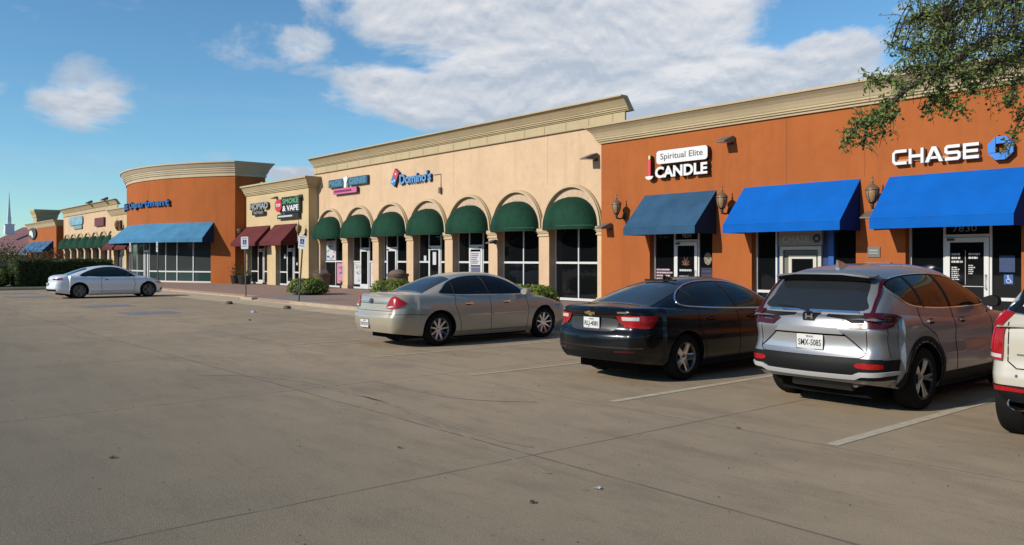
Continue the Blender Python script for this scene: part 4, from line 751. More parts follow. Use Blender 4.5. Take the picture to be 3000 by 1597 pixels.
# ------------------------------------------------------------------ sign posts
def sign_post(base, tilt, label, top=2.55):
    t = thing('sign_post', base, label, 'parking sign', 'accessible parking signs'); M_p = mat('galvanised_post', (.13, .14, .14), .5, metal=.4, var=.2, vscale=9); p = MB(); H_ = top
    M = Matrix.Rotation(tilt[1], 4, 'Y') @ Matrix.Rotation(tilt[0], 4, 'X'); p.tube([M @ Vector((0, 0, z)) for z in (-.05, .5, 1.2, H_-.05)], .032, 8); p.build('post', M_p, t)
    R2 = M @ Matrix.Rotation(tilt[2], 4, 'Z')
    def pp(nm, P, y0, y1, m, par): b = MB(); n = len(P); b.add([R2 @ Vector((x, y0, z)) for x, z in P]+[R2 @ Vector((x, y1, z)) for x, z in P], [tuple(range(n)), tuple(range(n, 2*n))]+[(i, (i+1) % n, n+(i+1) % n, n+i) for i in range(n)]); return b.build(nm, m, par)
    pl = pp('sign_plate', rrect(-.16, .16, H_-.52, H_, .03), -.045, -.04, mat('plate_white', (.72, .74, .76), .4), t); pp('blue_square', rrect(-.085, .085, H_-.33, H_-.13, .01), -.048, -.046, mat('plate_blue', (.01, .05, .25), .4), pl)
    q = MB(); chair_sym(q, R2 @ Matrix.Translation((0, -.0495, H_-.23)) @ Matrix.Rotation(pi/2, 4, 'X'), .15); q.build('wheelchair_symbol', M_sw, pl); q = MB(); tmp = MB(); put_text(q, 'RESERVED', R2 @ Matrix.Translation((0, -.0475, H_-.09)) @ Matrix.Rotation(pi/2, 4, 'X'), .045, .002, fitw=.24); put_text(q, 'PARKING', R2 @ Matrix.Translation((0, -.0475, H_-.42)) @ Matrix.Rotation(pi/2, 4, 'X'), .045, .002, fitw=.22); q.build('plate_lettering', mat('plate_blue2', (.02, .1, .3), .5), pl); return t
sign_post((-34.05, 13.8, SW), (.0, -.04, .75), 'upright accessible parking sign on a grey post, right of the silver coupe')
sign_post((-29.1, 13.85, SW), (.03, .21, .6), 'leaning accessible parking sign on a grey post in front of the first round shrub')
sign_post((-46.0, 13.8, SW), (0, 0, -.05), 'distant parking sign behind the hood of the silver coupe', 2.5); sign_post((-51.2, 13.85, SW), (0, 0, -.05), 'farthest parking sign behind the windscreen of the silver coupe', 2.55)
# bollard stubs, litter
M_stub = mat('stub_grey', (.10, .085, .065), .8, var=.3, vscale=20)
for i, (px, py, lab) in enumerate(((576, 761, 'low round grey stub near the upright sign post'), (722, 773, 'low round grey stub in front of the leaning sign post'))):
    v = at(px, py+4, FP*EYE/(py+4-650)); b = MB(); b.lathe([(.14, 0), (.14, .04), (.125, .08), (.08, .11), (.001, .12)], 14, Matrix.Translation((v.x, v.y, 0)), caps=True); tag(b.build('kerb_stub', M_stub, smooth=50), lab, 'stub', 'round stubs by the kerb')
def crumple(x, y, s, m, name, lab, cat, seed, z=0):
    r = random.Random(seed); b = MB(); n = 7; vs = [(x+s*cos(i*2*pi/n)*r.uniform(.5, 1), y+s*sin(i*2*pi/n)*r.uniform(.4, .8), z+r.uniform(.003, .02)) for i in range(n)]+[(x+s*.1, y, z+s*.5), (x-s*.3, y+.02, z+s*.3)]
    b.add(vs, [(i, (i+1) % n, n+(i % 2)) for i in range(n)]+[(0, n, n+1)]); tag(b.build(name, m), lab, cat)
M_paper = mat('litter_white', (.75, .75, .73), .7)
v = at(636, 786, FP*EYE/(786-650)); crumple(v.x, v.y, .2, M_paper, 'litter', 'white crumpled paper on the tarmac in front of the two sign posts', 'litter', 1)
for px, py, s_, lab in ((627, 806, .09, 'scrap of dark leaf litter left of the champagne sedan'), (955, 832, .1, 'pale scrap near the rear bumper of the champagne sedan'), (1500, 1231, .05, 'two white flecks on the foreground slab'), (282, 1152, .045, 'dark twig on the foreground concrete at the left'), (1005, 1128, .03, 'small dark leaf on the foreground concrete left of the joint crossing'), (1338, 1266, .035, 'small dark leaf on the foreground concrete below the joint crossing'), (1857, 1078, .03, 'small dark leaf behind the silver SUV')):
    v = at(px, py, FP*EYE/(py-650)); crumple(v.x, v.y, s_, M_paper if 'pale' in lab or 'white' in lab else mat('leaf_brown', (.06, .045, .03), .8), 'litter', lab, 'litter', int(px))
rr = random.Random(77); P_ = MB()
for i in range(900):
    d_ = rr.uniform(4, 32)**1; px = rr.uniform(-100, 2600); v = at(px, 900, d_); s_ = rr.uniform(.004, .014); a = rr.uniform(0, 6.3); zz = .004
    P_.add([(v.x+s_*cos(a), v.y+s_*sin(a), zz), (v.x-s_*sin(a)*.6, v.y+s_*cos(a)*.6, zz), (v.x-s_*cos(a), v.y-s_*sin(a), zz), (v.x, v.y, zz+s_*.7)], [(0, 1, 3), (1, 2, 3), (2, 0, 3)])
tag(P_.build('grit', mat('grit_brown', (.16, .13, .10), .9, var=.5, vscale=2)), 'fine grit and crumbs scattered over the concrete', 'grit', kind='stuff')
# ------------------------------------------------------------------ planting
def leaf_cloud(n, fn, size, seed, flat=.5):
    r = random.Random(seed); mb = MB()
    for i in range(n):
        p, nn = fn(r); s_ = size*r.uniform(.6, 1.35); nrm = (Vector(nn)+Vector((r.gauss(0, 1), r.gauss(0, 1), r.gauss(0, 1)))*flat).normalized(); u = nrm.orthogonal().normalized(); w = nrm.cross(u); a = r.uniform(0, 6.28); u, w = u*cos(a)+w*sin(a), w*cos(a)-u*sin(a); p = Vector(p)
        mb.add([p-u*s_, p+w*s_*.45+nrm*s_*.12, p+u*s_, p-w*s_*.45+nrm*s_*.12], [(0, 1, 2, 3)])
    return mb
def leaf_mat(name, c1, c2):
    if name in MATS: return MATS[name]
    m = mat(name, c1, .55, spec=.35); nt = m.node_tree; N = nt.nodes; K = nt.links; b = N['Principled BSDF']; g_ = N.new('ShaderNodeNewGeometry'); mx = N.new('ShaderNodeMix'); mx.data_type = 'RGBA'
    tc = N.new('ShaderNodeTexCoord'); n = N.new('ShaderNodeTexNoise'); n.inputs['Scale'].default_value = 2.5; K.new(tc.outputs['Object'], n.inputs['Vector']); a = N.new('ShaderNodeMath'); a.operation = 'ADD'; K.new(g_.outputs['Random Per Island'], a.inputs[0]); K.new(n.outputs['Fac'], a.inputs[1]); h = N.new('ShaderNodeMath'); h.operation = 'MULTIPLY_ADD'; h.inputs[1].default_value = .9; h.inputs[2].default_value = -.4; K.new(a.outputs[0], h.inputs[0]); h.use_clamp = True
    K.new(h.outputs[0], mx.inputs['Factor']); mx.inputs['A'].default_value = tuple(v*.8 for v in c1)+(1,); mx.inputs['B'].default_value = tuple(v*.8 for v in c2)+(1,); K.new(mx.outputs['Result'], b.inputs['Base Color'])
    tr = N.new('ShaderNodeBsdfTranslucent'); K.new(mx.outputs['Result'], tr.inputs['Color']); ms = N.new('ShaderNodeMixShader'); ms.inputs[0].default_value = .3; K.new(b.outputs[0], ms.inputs[1]); K.new(tr.outputs[0], ms.inputs[2]); out = [x for x in N if x.type == 'OUTPUT_MATERIAL'][0]; K.new(ms.outputs[0], out.inputs[0])
    return m
M_bush = leaf_mat('bush_leaf', (.10, .16, .022), (.27, .33, .045)); M_core = mat('foliage_core', (.012, .018, .006), .9); M_hedge = leaf_mat('hedge_leaf', (.028, .052, .014), (.10, .13, .028)); M_wood = mat('bark', (.055, .042, .032), .9, var=.3, vscale=20)
def bush(x, y, rx, ry, h, label, seed, n=2600, m=None, base=SW):
    t = thing('round_shrub', (x, y, base), label, 'shrub', 'clipped shrubs in the pavement')
    def fn(r):
        a = r.uniform(0, 6.283); u = r.uniform(0.02, 1)**.8; k = r.uniform(.9, 1.03)*(1+.07*sin(a*3+seed)+.05*sin(a*7)); q = cos(u*pi/2)**.45; return (rx*k*q*cos(a), ry*k*q*sin(a), .06+h*k*sin(u*pi/2)**.9), (cos(a)*q, sin(a)*q, sin(u*pi/2))
    leaf_cloud(n, fn, .05, seed).build('foliage', m or M_bush, t, recalc=False)
    c = MB(); c.lathe([(.3, 0), (.86, .12), (.9, .5), (.78, .78), (.45, .9), (.01, .93)], 16, Matrix.Diagonal((rx, ry, h, 1))); c.build('branches', M_core, t); return t
bush(-34.5, 16.9, 1.1, .9, .62, 'flat-topped green shrub on the pavement behind the leaning sign', 1); bush(-27.4, 17.0, .9, .9, .70, 'green shrub behind the trunk of the champagne sedan', 2); bush(-19.35, 17.0, 1.0, .85, .68, 'green shrub behind the hood of the champagne sedan', 3)
for x, y, r0, h0, lab, fl in ((-41.3, 21.0, .45, .8, 'brown barrel planter with flowers in front of the first arcade pier', 1), (wx(1000, 20.6), 20.6, .5, .92, 'brown domed pot by the pier behind the second shrub', 0)):
    t = thing('planter_pot', (x, y, SW), lab, 'planter', 'brown pots by the arcade'); p = MB(); p.lathe([(r0*.7, 0), (r0*.95, .25*h0), (r0, .6*h0), (r0*.96, .85*h0), (r0*1.05, .86*h0), (r0*1.05, h0), (r0*.9, h0)], 20, caps=True); p.build('pot', mat('pot_brown', (.13, .08, .06), .8, var=.3, vscale=7), t, smooth=40)
    if fl: leaf_cloud(260, lambda r: ((r.gauss(0, .2), r.gauss(0, .2), h0+abs(r.gauss(0, .14))), (r.gauss(0, 1), r.gauss(0, 1), 1)), .035, 5).build('flowers', leaf_mat('flower', (.09, .10, .04), (.6, .5, .48)), t, recalc=False)
    else: p = MB(); p.lathe([(r0*.9, h0*.98), (r0*.7, h0*1.12), (r0*.3, h0*1.2), (.01, h0*1.22)], 16); p.build('lid', mat('lid_brown', (.17, .12, .09), .8, var=.2, vscale=8), t, smooth=50)
for x, y, r0, lab in ((-52.0, 20.4, .33, 'black pot with a spindly plant by the left door of the tan store'), (-50.3, 20.3, .42, 'wide black pot with sparse greenery right of the slim one')):
    t = thing('planter_pot', (x, y, SW), lab, 'planter', 'black pots by the tan store'); p = MB(); p.lathe([(r0*.75, 0), (r0, .5), (r0*1.08, .5), (r0*1.08, .56), (r0*.9, .55)], 16, caps=True); p.build('pot', M_dark, t, smooth=40)
    leaf_cloud(150, lambda r: ((r.gauss(0, .16), r.gauss(0, .16), .6+abs(r.gauss(0, .3))), (r.gauss(0, 1), r.gauss(0, 1), .4)), .05, 8).build('foliage', M_hedge, t, recalc=False)
# hedge on the island
def box_hedge(name, x0, x1, y0, y1, h, n, seed, label, m):
    t = thing(name, ((x0+x1)/2, (y0+y1)/2, .13), label, 'hedge'); ax, ay = (x1-x0)/2, (y1-y0)/2
    def fn(r):
        q = r.random(); w = .07*sin(r.random()*6)
        if q < .28: x, y = r.uniform(-ax, ax), r.uniform(-ay, ay); z = h+r.gauss(0, .035)+.04*sin(x*5+y*3); return (x, y, z), (0, 0, 1)
        if q < .72: y, z = r.uniform(-ay, ay), r.uniform(0.05, h); s_ = 1 if r.random() < .7 else -1; return (s_*(ax+r.gauss(0, .035)+.06*sin(y*2.3+z*2)), y, z), (s_, 0, .2)
        x, z = r.uniform(-ax, ax), r.uniform(0.05, h); s_ = -1 if r.random() < .7 else 1; return (x, s_*(ay+r.gauss(0, .035)), z), (0, s_, .2)
    leaf_cloud(n, fn, .065, seed, .7).build('foliage', m, t, recalc=False); c = MB(); c.box(-ax+.06, ax-.06, -ay+.06, ay-.06, 0, h-.07); c.build('branches', M_core, t); return t
box_hedge('hedge', -56.6, -54.0, 8.5, 13.6, 1.5, 15000, 11, 'long dark clipped hedge on the island behind the silver coupe', M_hedge)
bush(-54.9, 7.75, .8, .6, .95, 'lighter green rounded bush at the near end of the clipped hedge', 12, 1800, leaf_mat('bush_light', (.06, .10, .012), (.15, .20, .03)), .13)
# small far trees
def small_tree(x, y, h, rad, label, seed, m, n=1800, trunk=.09, cs=1., lsz=.09):
    t = thing('tree', (x, y, 0), label, 'tree', 'small trees at the far left'); r = random.Random(seed); tr = MB(); tr.tube([(0, 0, 0), (.05, 0, h*.3), (0, .05, h*.55), (.03, 0, h*.85)], [trunk, trunk*.8, trunk*.6, trunk*.2], 7)
    tips = []
    for i in range(14):
        a = r.uniform(0, 6.28); z0 = h*r.uniform(.25, .7); L_ = rad*r.uniform(.5, 1); p = Vector((cos(a)*L_, sin(a)*L_, z0+h*r.uniform(.1, .35))); tr.tube([(0, 0, z0), tuple(p*.5+Vector((0, 0, z0*.5))), tuple(p)], [trunk*.4, trunk*.25, trunk*.1], 5); tips.append(p)
    tr.build('trunk', M_wood, t)
    def fn(q): c = q.choice(tips); s_ = rad*.3; p = c*q.uniform(.55, 1.05)+Vector((q.gauss(0, s_), q.gauss(0, s_), q.gauss(0, s_*.8))); p.z = max(.15, p.z); return p, (q.gauss(0, 1), q.gauss(0, 1), 1)
    leaf_cloud(n, fn, lsz, seed, .8).build('crown', m, t, recalc=False); return t
M_br = leaf_mat('far_brown_leaf', (.045, .05, .018), (.11, .10, .045)); M_rd = leaf_mat('far_russet_leaf', (.09, .05, .028), (.12, .10, .05))
for i, (px, d, h, rad, lab, m) in enumerate(((8, 72, 2.3, 2.0, 'bushy brown-green tree at the left edge, front one', M_br), (38, 80, 2.4, 2.2, 'bushy brown-green tree at the left edge, second from the edge', M_br), (-25, 66, 2.5, 2.2, 'dense dark tree cut by the left edge of the picture', M_hedge), (72, 88, 2.1, 2.2, 'low dark bushy tree before the striped blue awnings', M_br), (116, 84, 2.7, 1.6, 'thin russet tree before the rightmost striped awning', M_rd), (152, 82, 2.8, 1.7, 'thin russet tree before the far green awnings', M_rd))):
    v = at(px, 650, d); small_tree(v.x, v.y, h, rad, lab, 30+i, m, 2600 if m != M_rd else 700)
for i, (px, d) in enumerate(((-20, 60), (12, 62), (45, 64))):
    v = at(px, 650, d); bush(v.x, v.y, 2.0, 1.6, 1.5, ['dark shrub mass at the left edge, leftmost of three', 'dark shrub mass at the left edge, middle of three', 'dark shrub mass left of the clipped hedge, rightmost of three'][i], 50+i, 1500, M_br, 0)
fence = MB(); fv = [at(-60, 650, 75), at(40, 650, 78)]; 
# ------------------------------------------------------------------ overhanging tree on the right
def big_tree():
    t = thing('tree', (0, 0, 0), 'leafy green tree reaching in from the upper right corner over the bank sign', 'tree'); r = random.Random(5); limb = MB(); twigs = []
    def Q(px, py, d): return at(px, py, d)
    trunk_top = Vector((-.3, 14.3, 3.6)); limb.tube([(-.1, 14.6, SW), (-.15, 14.5, 1.5), (-.25, 14.4, 2.8), tuple(trunk_top), (-.7, 13.6, 5.2)], [.19, .15, .14, .12, .06], 10)
    skel = [([trunk_top, Q(2900, 60, 10.2), Q(2640, 70, 9.7), Q(2467, 113, 9.3), Q(2373, 169, 9.1), Q(2279, 225, 9.0), Q(2210, 288, 8.9), Q(2178, 322, 8.8), Q(2170, 378, 8.8)], .09),
            ([trunk_top, Q(2850, -60, 10.8), Q(2640, -30, 10.4), Q(2500, 10, 10.1), Q(2380, 40, 9.9), Q(2300, 40, 9.8)], .07),
            ([Q(2640, 70, 9.7), Q(2560, 140, 9.5), Q(2480, 180, 9.3), Q(2420, 205, 9.2)], .035), ([Q(2900, 150, 10), Q(2680, 200, 9.6), Q(2590, 260, 9.4), Q(2550, 330, 9.3), Q(2535, 390, 9.2)], .04),
            ([Q(2370, 30, 9.5), Q(2370, 120, 9.3), Q(2371, 200, 9.2), Q(2371, 285, 9.1)], .014), ([Q(2371, 230, 9.2), Q(2345, 262, 9.15), Q(2330, 287, 9.1)], .008), ([Q(2371, 240, 9.2), Q(2400, 270, 9.1), Q(2425, 290, 9.1)], .008),
            ([Q(2420, 190, 9.2), Q(2450, 220, 9.1), Q(2448, 236, 9.1)], .008), ([Q(2205, 292, 8.9), Q(2160, 315, 8.85), Q(2138, 345, 8.8), Q(2130, 362, 8.8)], .01), ([Q(2210, 288, 8.9), Q(2218, 310, 8.8), Q(2225, 345, 8.8)], .006), ([Q(2240, 262, 8.9), Q(2246, 288, 8.85), Q(2245, 308, 8.8)], .006),
            ([Q(2700, -80, 11.5), Q(2560, -40, 11), Q(2440, -30, 10.6)], .04), ([Q(2560, 200, 9.5), Q(2530, 250, 9.3), Q(2540, 270, 9.2)], .01), ([Q(2373, 169, 9.1), Q(2300, 175, 9.2), Q(2240, 180, 9.3)], .015), ([Q(2380, 110, 9.4), Q(2300, 125, 9.5), Q(2230, 105, 9.6)], .014), ([Q(2400, 60, 9.6), Q(2320, 50, 9.8), Q(2290, 45, 9.9)], .012), ([Q(2279, 225, 9), Q(2215, 200, 9.1), Q(2180, 196, 9.1)], .01)]
    anchors = []
    for pts, w in skel:
        n = len(pts); limb.tube(pts, [.7*w*(1-.85*i/(n-1)) for i in range(n)], 6)
        for i in range(n-1):
            for k in range(6): anchors.append(pts[i].lerp(pts[i+1], k/6))
    def proj(p):
        f = Vector((-SN, CS, 0)); rt_ = Vector((CS, SN, 0)); d = p.dot(f); return 1287.5+FP*p.dot(rt_)/d, 650-FP*(p.z-EYE)/d
    # side twigs: dense in the upper right body, sparse at the hanging tips
    ends = []
    for a in anchors:
        px, py = proj(a); dens = 7 if (px > 2290 and py < 190) else 3 if py < 270 and px < 2480 else 2
        if px > 2500 and py > 200: dens = 2
        for k in range(dens):
            L_ = r.uniform(.12, .5) if dens > 3 else r.uniform(.05, .22); d = Vector((r.gauss(0, 1), r.gauss(0, 1), r.gauss(-.15, .8))).normalized(); e = a+d*L_; m_ = a+d*L_*.5+Vector((0, 0, .03)); limb.tube([a, m_, e], [.006, .004, .002], 3, caps=False); ends.append((a, m_, e))
    for k in range(330):                                     # body of the crown
        px = 2575-abs(r.gauss(0, 150)); py = r.uniform(-60, 215)-(2575-px)*.18+r.uniform(0, 40)
        if px < 2260: continue
        a = Q(px, py, r.uniform(8.8, 11.2)); d = Vector((r.gauss(0, 1), r.gauss(0, 1), r.gauss(0, .6))).normalized(); L_ = r.uniform(.15, .35)
        nb_ = min(anchors, key=lambda q: (q-a).length_squared); limb.tube([nb_, (nb_+a)*.5+Vector((0, 0, .05)), a, a+d*L_], [.008, .006, .004, .002], 3, caps=False); ends.append((a, a+d*L_*.5, a+d*L_))
    # the rest of the crown, right of and above the picture
    tips = []
    for k in range(26):
        a = r.uniform(0, 6.28); z0 = r.uniform(3.4, 5.2); L_ = r.uniform(1.4, 3.6); p = Vector((-.3+cos(a)*L_, 14.2+sin(a)*L_, z0+r.uniform(.4, 2.6)))
        px, py = proj(p)
        if px < 2640 and py > -60: continue
        limb.tube([(-.3, 14.3, z0*.95), (-.3+cos(a)*L_*.5, 14.2+sin(a)*L_*.5, (z0+p.z)*.5+.2), tuple(p)], [.06, .035, .012], 6); tips.append(p)
    limb.tube([(-.3, 14.3, 3.6), (-.35, 14.2, 5.), (-.2, 14.1, 6.6)], [.12, .09, .03], 8); tips += [Vector((-.2, 14.1, 6.4)), Vector((.3, 14, 5.8))]
    def crown_pt(q):
        while True:
            c = q.choice(tips); b_ = Vector((-.3, 14.2, 4.9)); p = b_.lerp(c, q.uniform(.35, 1.08))+Vector((q.gauss(0, .42), q.gauss(0, .42), q.gauss(0, .32))); px, py = proj(p)
            if px > 2590 or py < -30: return p, (q.gauss(0, 1), q.gauss(0, 1), .6)
    cl = leaf_cloud(9000, crown_pt, .05, 77, .8)
    limb.build('trunk', M_wood, t, recalc=False)
    mb = MB(); mb.add(cl.v, cl.f)
    for a, m_, e in ends:
        for k in range(r.randint(5, 8)):
            u = r.random(); p = (a.lerp(m_, u*2) if u < .5 else m_.lerp(e, u*2-1))+Vector((r.gauss(0, .035), r.gauss(0, .035), r.gauss(0, .03))); s_ = r.uniform(.018, .036); nr = Vector((r.gauss(0, 1), r.gauss(-.4, 1), r.gauss(.5, .7))).normalized(); u_ = nr.orthogonal().normalized(); w_ = nr.cross(u_); an = r.uniform(0, 6.28); u_, w_ = u_*cos(an)+w_*sin(an), w_*cos(an)-u_*sin(an)
            mb.add([p-u_*s_, p+w_*s_*.5+nr*s_*.2, p+u_*s_, p-w_*s_*.5+nr*s_*.2], [(0, 1, 2, 3)])
    mb.build('crown', leaf_mat('tree_leaf', (.10, .15, .04), (.26, .33, .09)), t, recalc=False)
big_tree()

# unseen trees added behind the camera to darken the shop window reflections
def unseen_treeline():
    r = random.Random(8); mb = MB(); t = None
    pts = [(-330+i*6, -62-18*sin(i*.13)) for i in range(90)]; vs = []; n = 9
    for i, (x, y) in enumerate(pts):
        h = 8+2.4*sin(i*.7)+1.6*sin(i*1.9+1)+r.uniform(-.8, .8)
        for j in range(n): u = j/(n-1); vs.append((x+r.uniform(-1, 1), y+2.5*cos(u*5+i)+3.5*u*u+r.uniform(-.6, .6), h*u))
    mb.add(vs, [(i*n+j, (i+1)*n+j, (i+1)*n+j+1, i*n+j+1) for i in range(len(pts)-1) for j in range(n-1)]); tag(mb.build('added_treeline', mat('added_treeline_green', (.03, .042, .018), .9, var=.5, vscale=.5)), 'unseen dark green belt of trees added across the lot to darken window reflections', 'trees', kind='stuff')
unseen_treeline()
# ------------------------------------------------------------------ cars
def interp(tab, x):
    if x <= tab[0][0]: return tab[0][1]
    for (a, va), (b, vb) in zip(tab[:-1], tab[1:]):
        if x <= b:
            u = (x-a)/(b-a); return va+(vb-va)*u
    return tab[-1][1]
def smooth_tab(tab, n=8):                                # Catmull-Rom (monotone enough) resample
    out = []
    for i in range(len(tab)-1):
        p0 = tab[max(i-1, 0)]; p1 = tab[i]; p2 = tab[i+1]; p3 = tab[min(i+2, len(tab)-1)]; h = p2[0]-p1[0]
        m1 = (p2[1]-p0[1])/(p2[0]-p0[0]) if p2[0] != p0[0] else 0; m2 = (p3[1]-p1[1])/(p3[0]-p1[0]) if p3[0] != p1[0] else 0
        for k in range(n):
            t = k/n; t2 = t*t; t3 = t2*t; out.append((p1[0]+h*t, (2*t3-3*t2+1)*p1[1]+(t3-2*t2+t)*h*m1+(-2*t3+3*t2)*p2[1]+(t3-t2)*h*m2))
    out.append(tab[-1]); return out
def half_plan(S):
    """outline of the right half seen from above: rear centre -> rear corner -> side -> front corner -> front centre"""
    L, W = S['L'], S['W']/2; pts = []
    rr, rf, br, bf = S['rr'], S['rf'], S['br'], S['bf']; nr = 10; nc = 12
    wr = W*S['plan'][0][1]; wf = W*S['plan'][-1][1]
    # superelliptic corners
    for i in range(nr): x = (wr-rr*.6)*i/nr; pts.append((x, br*(x/(wr-rr*.6))**2))
    e = 2.3
    def cor(i, n): a = pi/2*i/n; return sin(a)**(2/e), 1-cos(a)**(2/e)
    x0 = wr-rr*.6; ylen = rr*1.25
    for i in range(nc+1):
        u, v = cor(i, nc); pts.append((x0+rr*.6*u, br+ylen*v))
    ya = pts[-1][1]; yfl = rf*1.3; yb = L-bf-yfl; n = max(20, int((yb-ya)/.045))
    side = [(W*interp(S['plans'], ya+(yb-ya)*i/n), ya+(yb-ya)*i/n) for i in range(1, n)]
    pts += side; xf0 = wf-rf*.6
    for i in range(nc, -1, -1):
        u, v = cor(i, nc); pts.append((xf0+rf*.6*u, L-bf-yfl*v))
    for i in range(nr-1, -1, -1): x = xf0*i/nr; pts.append((x, L-bf*(x/xf0)**2))
    return pts
def car_body(S):
    S['plans'] = smooth_tab(S['plan'], 8); sh = smooth_tab(S['sh'], 8); bot = S['bot']; rear = smooth_tab(S['rear'], 5); front = smooth_tab(S['front'], 5); sect = smooth_tab(S['sect'], 6)
    W = S['W']/2; L = S['L']; hp_ = half_plan(S); n = len(hp_); FL = [0, .02, .05, .1, .16, .22, .28, .34, .4, .46, .52, .58, .64, .7, .75, .8, .85, .89, .92, .95, .97, .985, 1.0]
    mb = MB(); rows = []; rz = S.get('rend', 1.1); fz = S.get('fend', 1.2)
    for f in FL:
        row = []
        for x0, y0 in hp_:
            zt = interp(sh, y0); z0 = interp(bot, y0); z = z0+f*(zt-z0); ins = interp(sect, f)
            ro = max(0, 1-max(0, f-.9)/.1) if f > .9 else 1; ri = .04*(1-sqrt(max(0, 1-(1-ro)**2)))      # shoulder fillet
            x = x0*(1-(ins+ri)/W) if x0 > .001 else 0
            wr = max(0, 1-y0/rz)**1.6; wf = max(0, 1-(L-y0)/fz)**1.6
            y = y0+(interp(rear, z)+ri*(y0 < .5)*.8)*wr-(interp(front, z)+ri*(y0 > L-.6)*.8)*wf
            row.append((x, y, z))
        rows.append(row)
    base = []
    vs = []; fs = []
    for r in rows: vs += r
    for i in range(len(rows)-1): fs += [(i*n+k, i*n+k+1, (i+1)*n+k+1, (i+1)*n+k) for k in range(n-1)]
    M_ = 9
    def cap(row, crown, off):
        b0 = len(vs)
        for j in range(1, M_+1):
            u = 1-j/M_
            for (x, y, z) in row: vs.append((x*u, y, z+crown(y)*(1-u*u)))
        for j in range(M_):
            a = off if j == 0 else b0+(j-1)*n; b = b0+j*n; fs.extend([(a+k, a+k+1, b+k+1, b+k) for k in range(n-1)])
    cap(rows[-1], lambda y: interp(S['crown'], y), (len(rows)-1)*n); cap(rows[0], lambda y: 0, 0)
    v2 = [(-x, y, z) for x, y, z in vs]; N_ = len(vs); fs2 = [tuple(i+N_ for i in f)[::-1] for f in fs]
    me = bpy.data.meshes.new('body'); me.from_pydata(vs+v2, [], fs+fs2); bm = bmesh.new(); bm.from_mesh(me); bmesh.ops.remove_doubles(bm, verts=bm.verts, dist=.0005)
    bmesh.ops.dissolve_degenerate(bm, edges=bm.edges, dist=.0002); bmesh.ops.recalc_face_normals(bm, faces=bm.faces); bm.to_mesh(me); bm.free()
    return me
def apply_bool(me, cyls, mat_in):
    o = bpy.data.objects.new('tmp', me); COL.objects.link(o); c = MB()
    for (y, z, r, x0, x1) in cyls:
        n = 56; V = [(x0, y+r*cos(2*pi*i/n), z+r*sin(2*pi*i/n)) for i in range(n)]+[(x1, y+r*cos(2*pi*i/n), z+r*sin(2*pi*i/n)) for i in range(n)]
        c.add(V, [tuple(range(n))[::-1], tuple(range(n, 2*n))]+[(i, (i+1) % n, n+(i+1) % n, n+i) for i in range(n)])
    co = c.build('tmpc', mat_in); md = o.modifiers.new('b', 'BOOLEAN'); md.operation = 'DIFFERENCE'; md.object = co; md.solver = 'EXACT'; md.material_mode = 'TRANSFER'
    dg = bpy.context.evaluated_depsgraph_get(); dg.update(); out = bpy.data.meshes.new_from_object(o.evaluated_get(dg)); bpy.data.objects.remove(o); bpy.data.objects.remove(co); return out
def greenhouse(S):
    """cabin: loft of stations along the roofline"""
    rl = smooth_tab(S['roof'], 10); pl = []; acc = 0
    sh = smooth_tab(S['sh'], 8); W = S['W']/2; p = S['gp']; tum = S['tum']; nh = 22; vs = []; st = []
    last = None
    for y, z in rl:
        if last is None or hypot(y-last[0], z-last[1]) > .03: st.append((y, z)); last = (y, z)
    if st[-1] != rl[-1]: st.append(rl[-1])
    n = nh*2
    for y, zt in st:
        zb = interp(sh, y)-.05; H = max(.01, zt-zb); wb = W*interp(S['plans'], y)-S['gin']; wb *= interp(S['gplan'], y)
        row = []
        for i in range(nh+1):
            s_ = i/nh; a = s_*pi/2; u = sin(a)**(2/p); c = cos(a)**(2/p); h = H*u; x = wb*(1-tum*h/.42)*c; row.append((x, y, zb+h))
        vs.append(row)
    V = []; F = []; m_ = nh+1
    for r in vs: V += r
    for i in range(len(vs)-1): F += [(i*m_+k, i*m_+k+1, (i+1)*m_+k+1, (i+1)*m_+k) for k in range(nh)]
    N_ = len(V); V += [(-x, y, z) for x, y, z in V]; F += [tuple(i+N_ for i in f)[::-1] for f in F]
    me = bpy.data.meshes.new('cab'); me.from_pydata(V, [], F); bm = bmesh.new(); bm.from_mesh(me); bmesh.ops.remove_doubles(bm, verts=bm.verts, dist=.001); bmesh.ops.recalc_face_normals(bm, faces=bm.faces); bm.to_mesh(me); bm.free(); return me
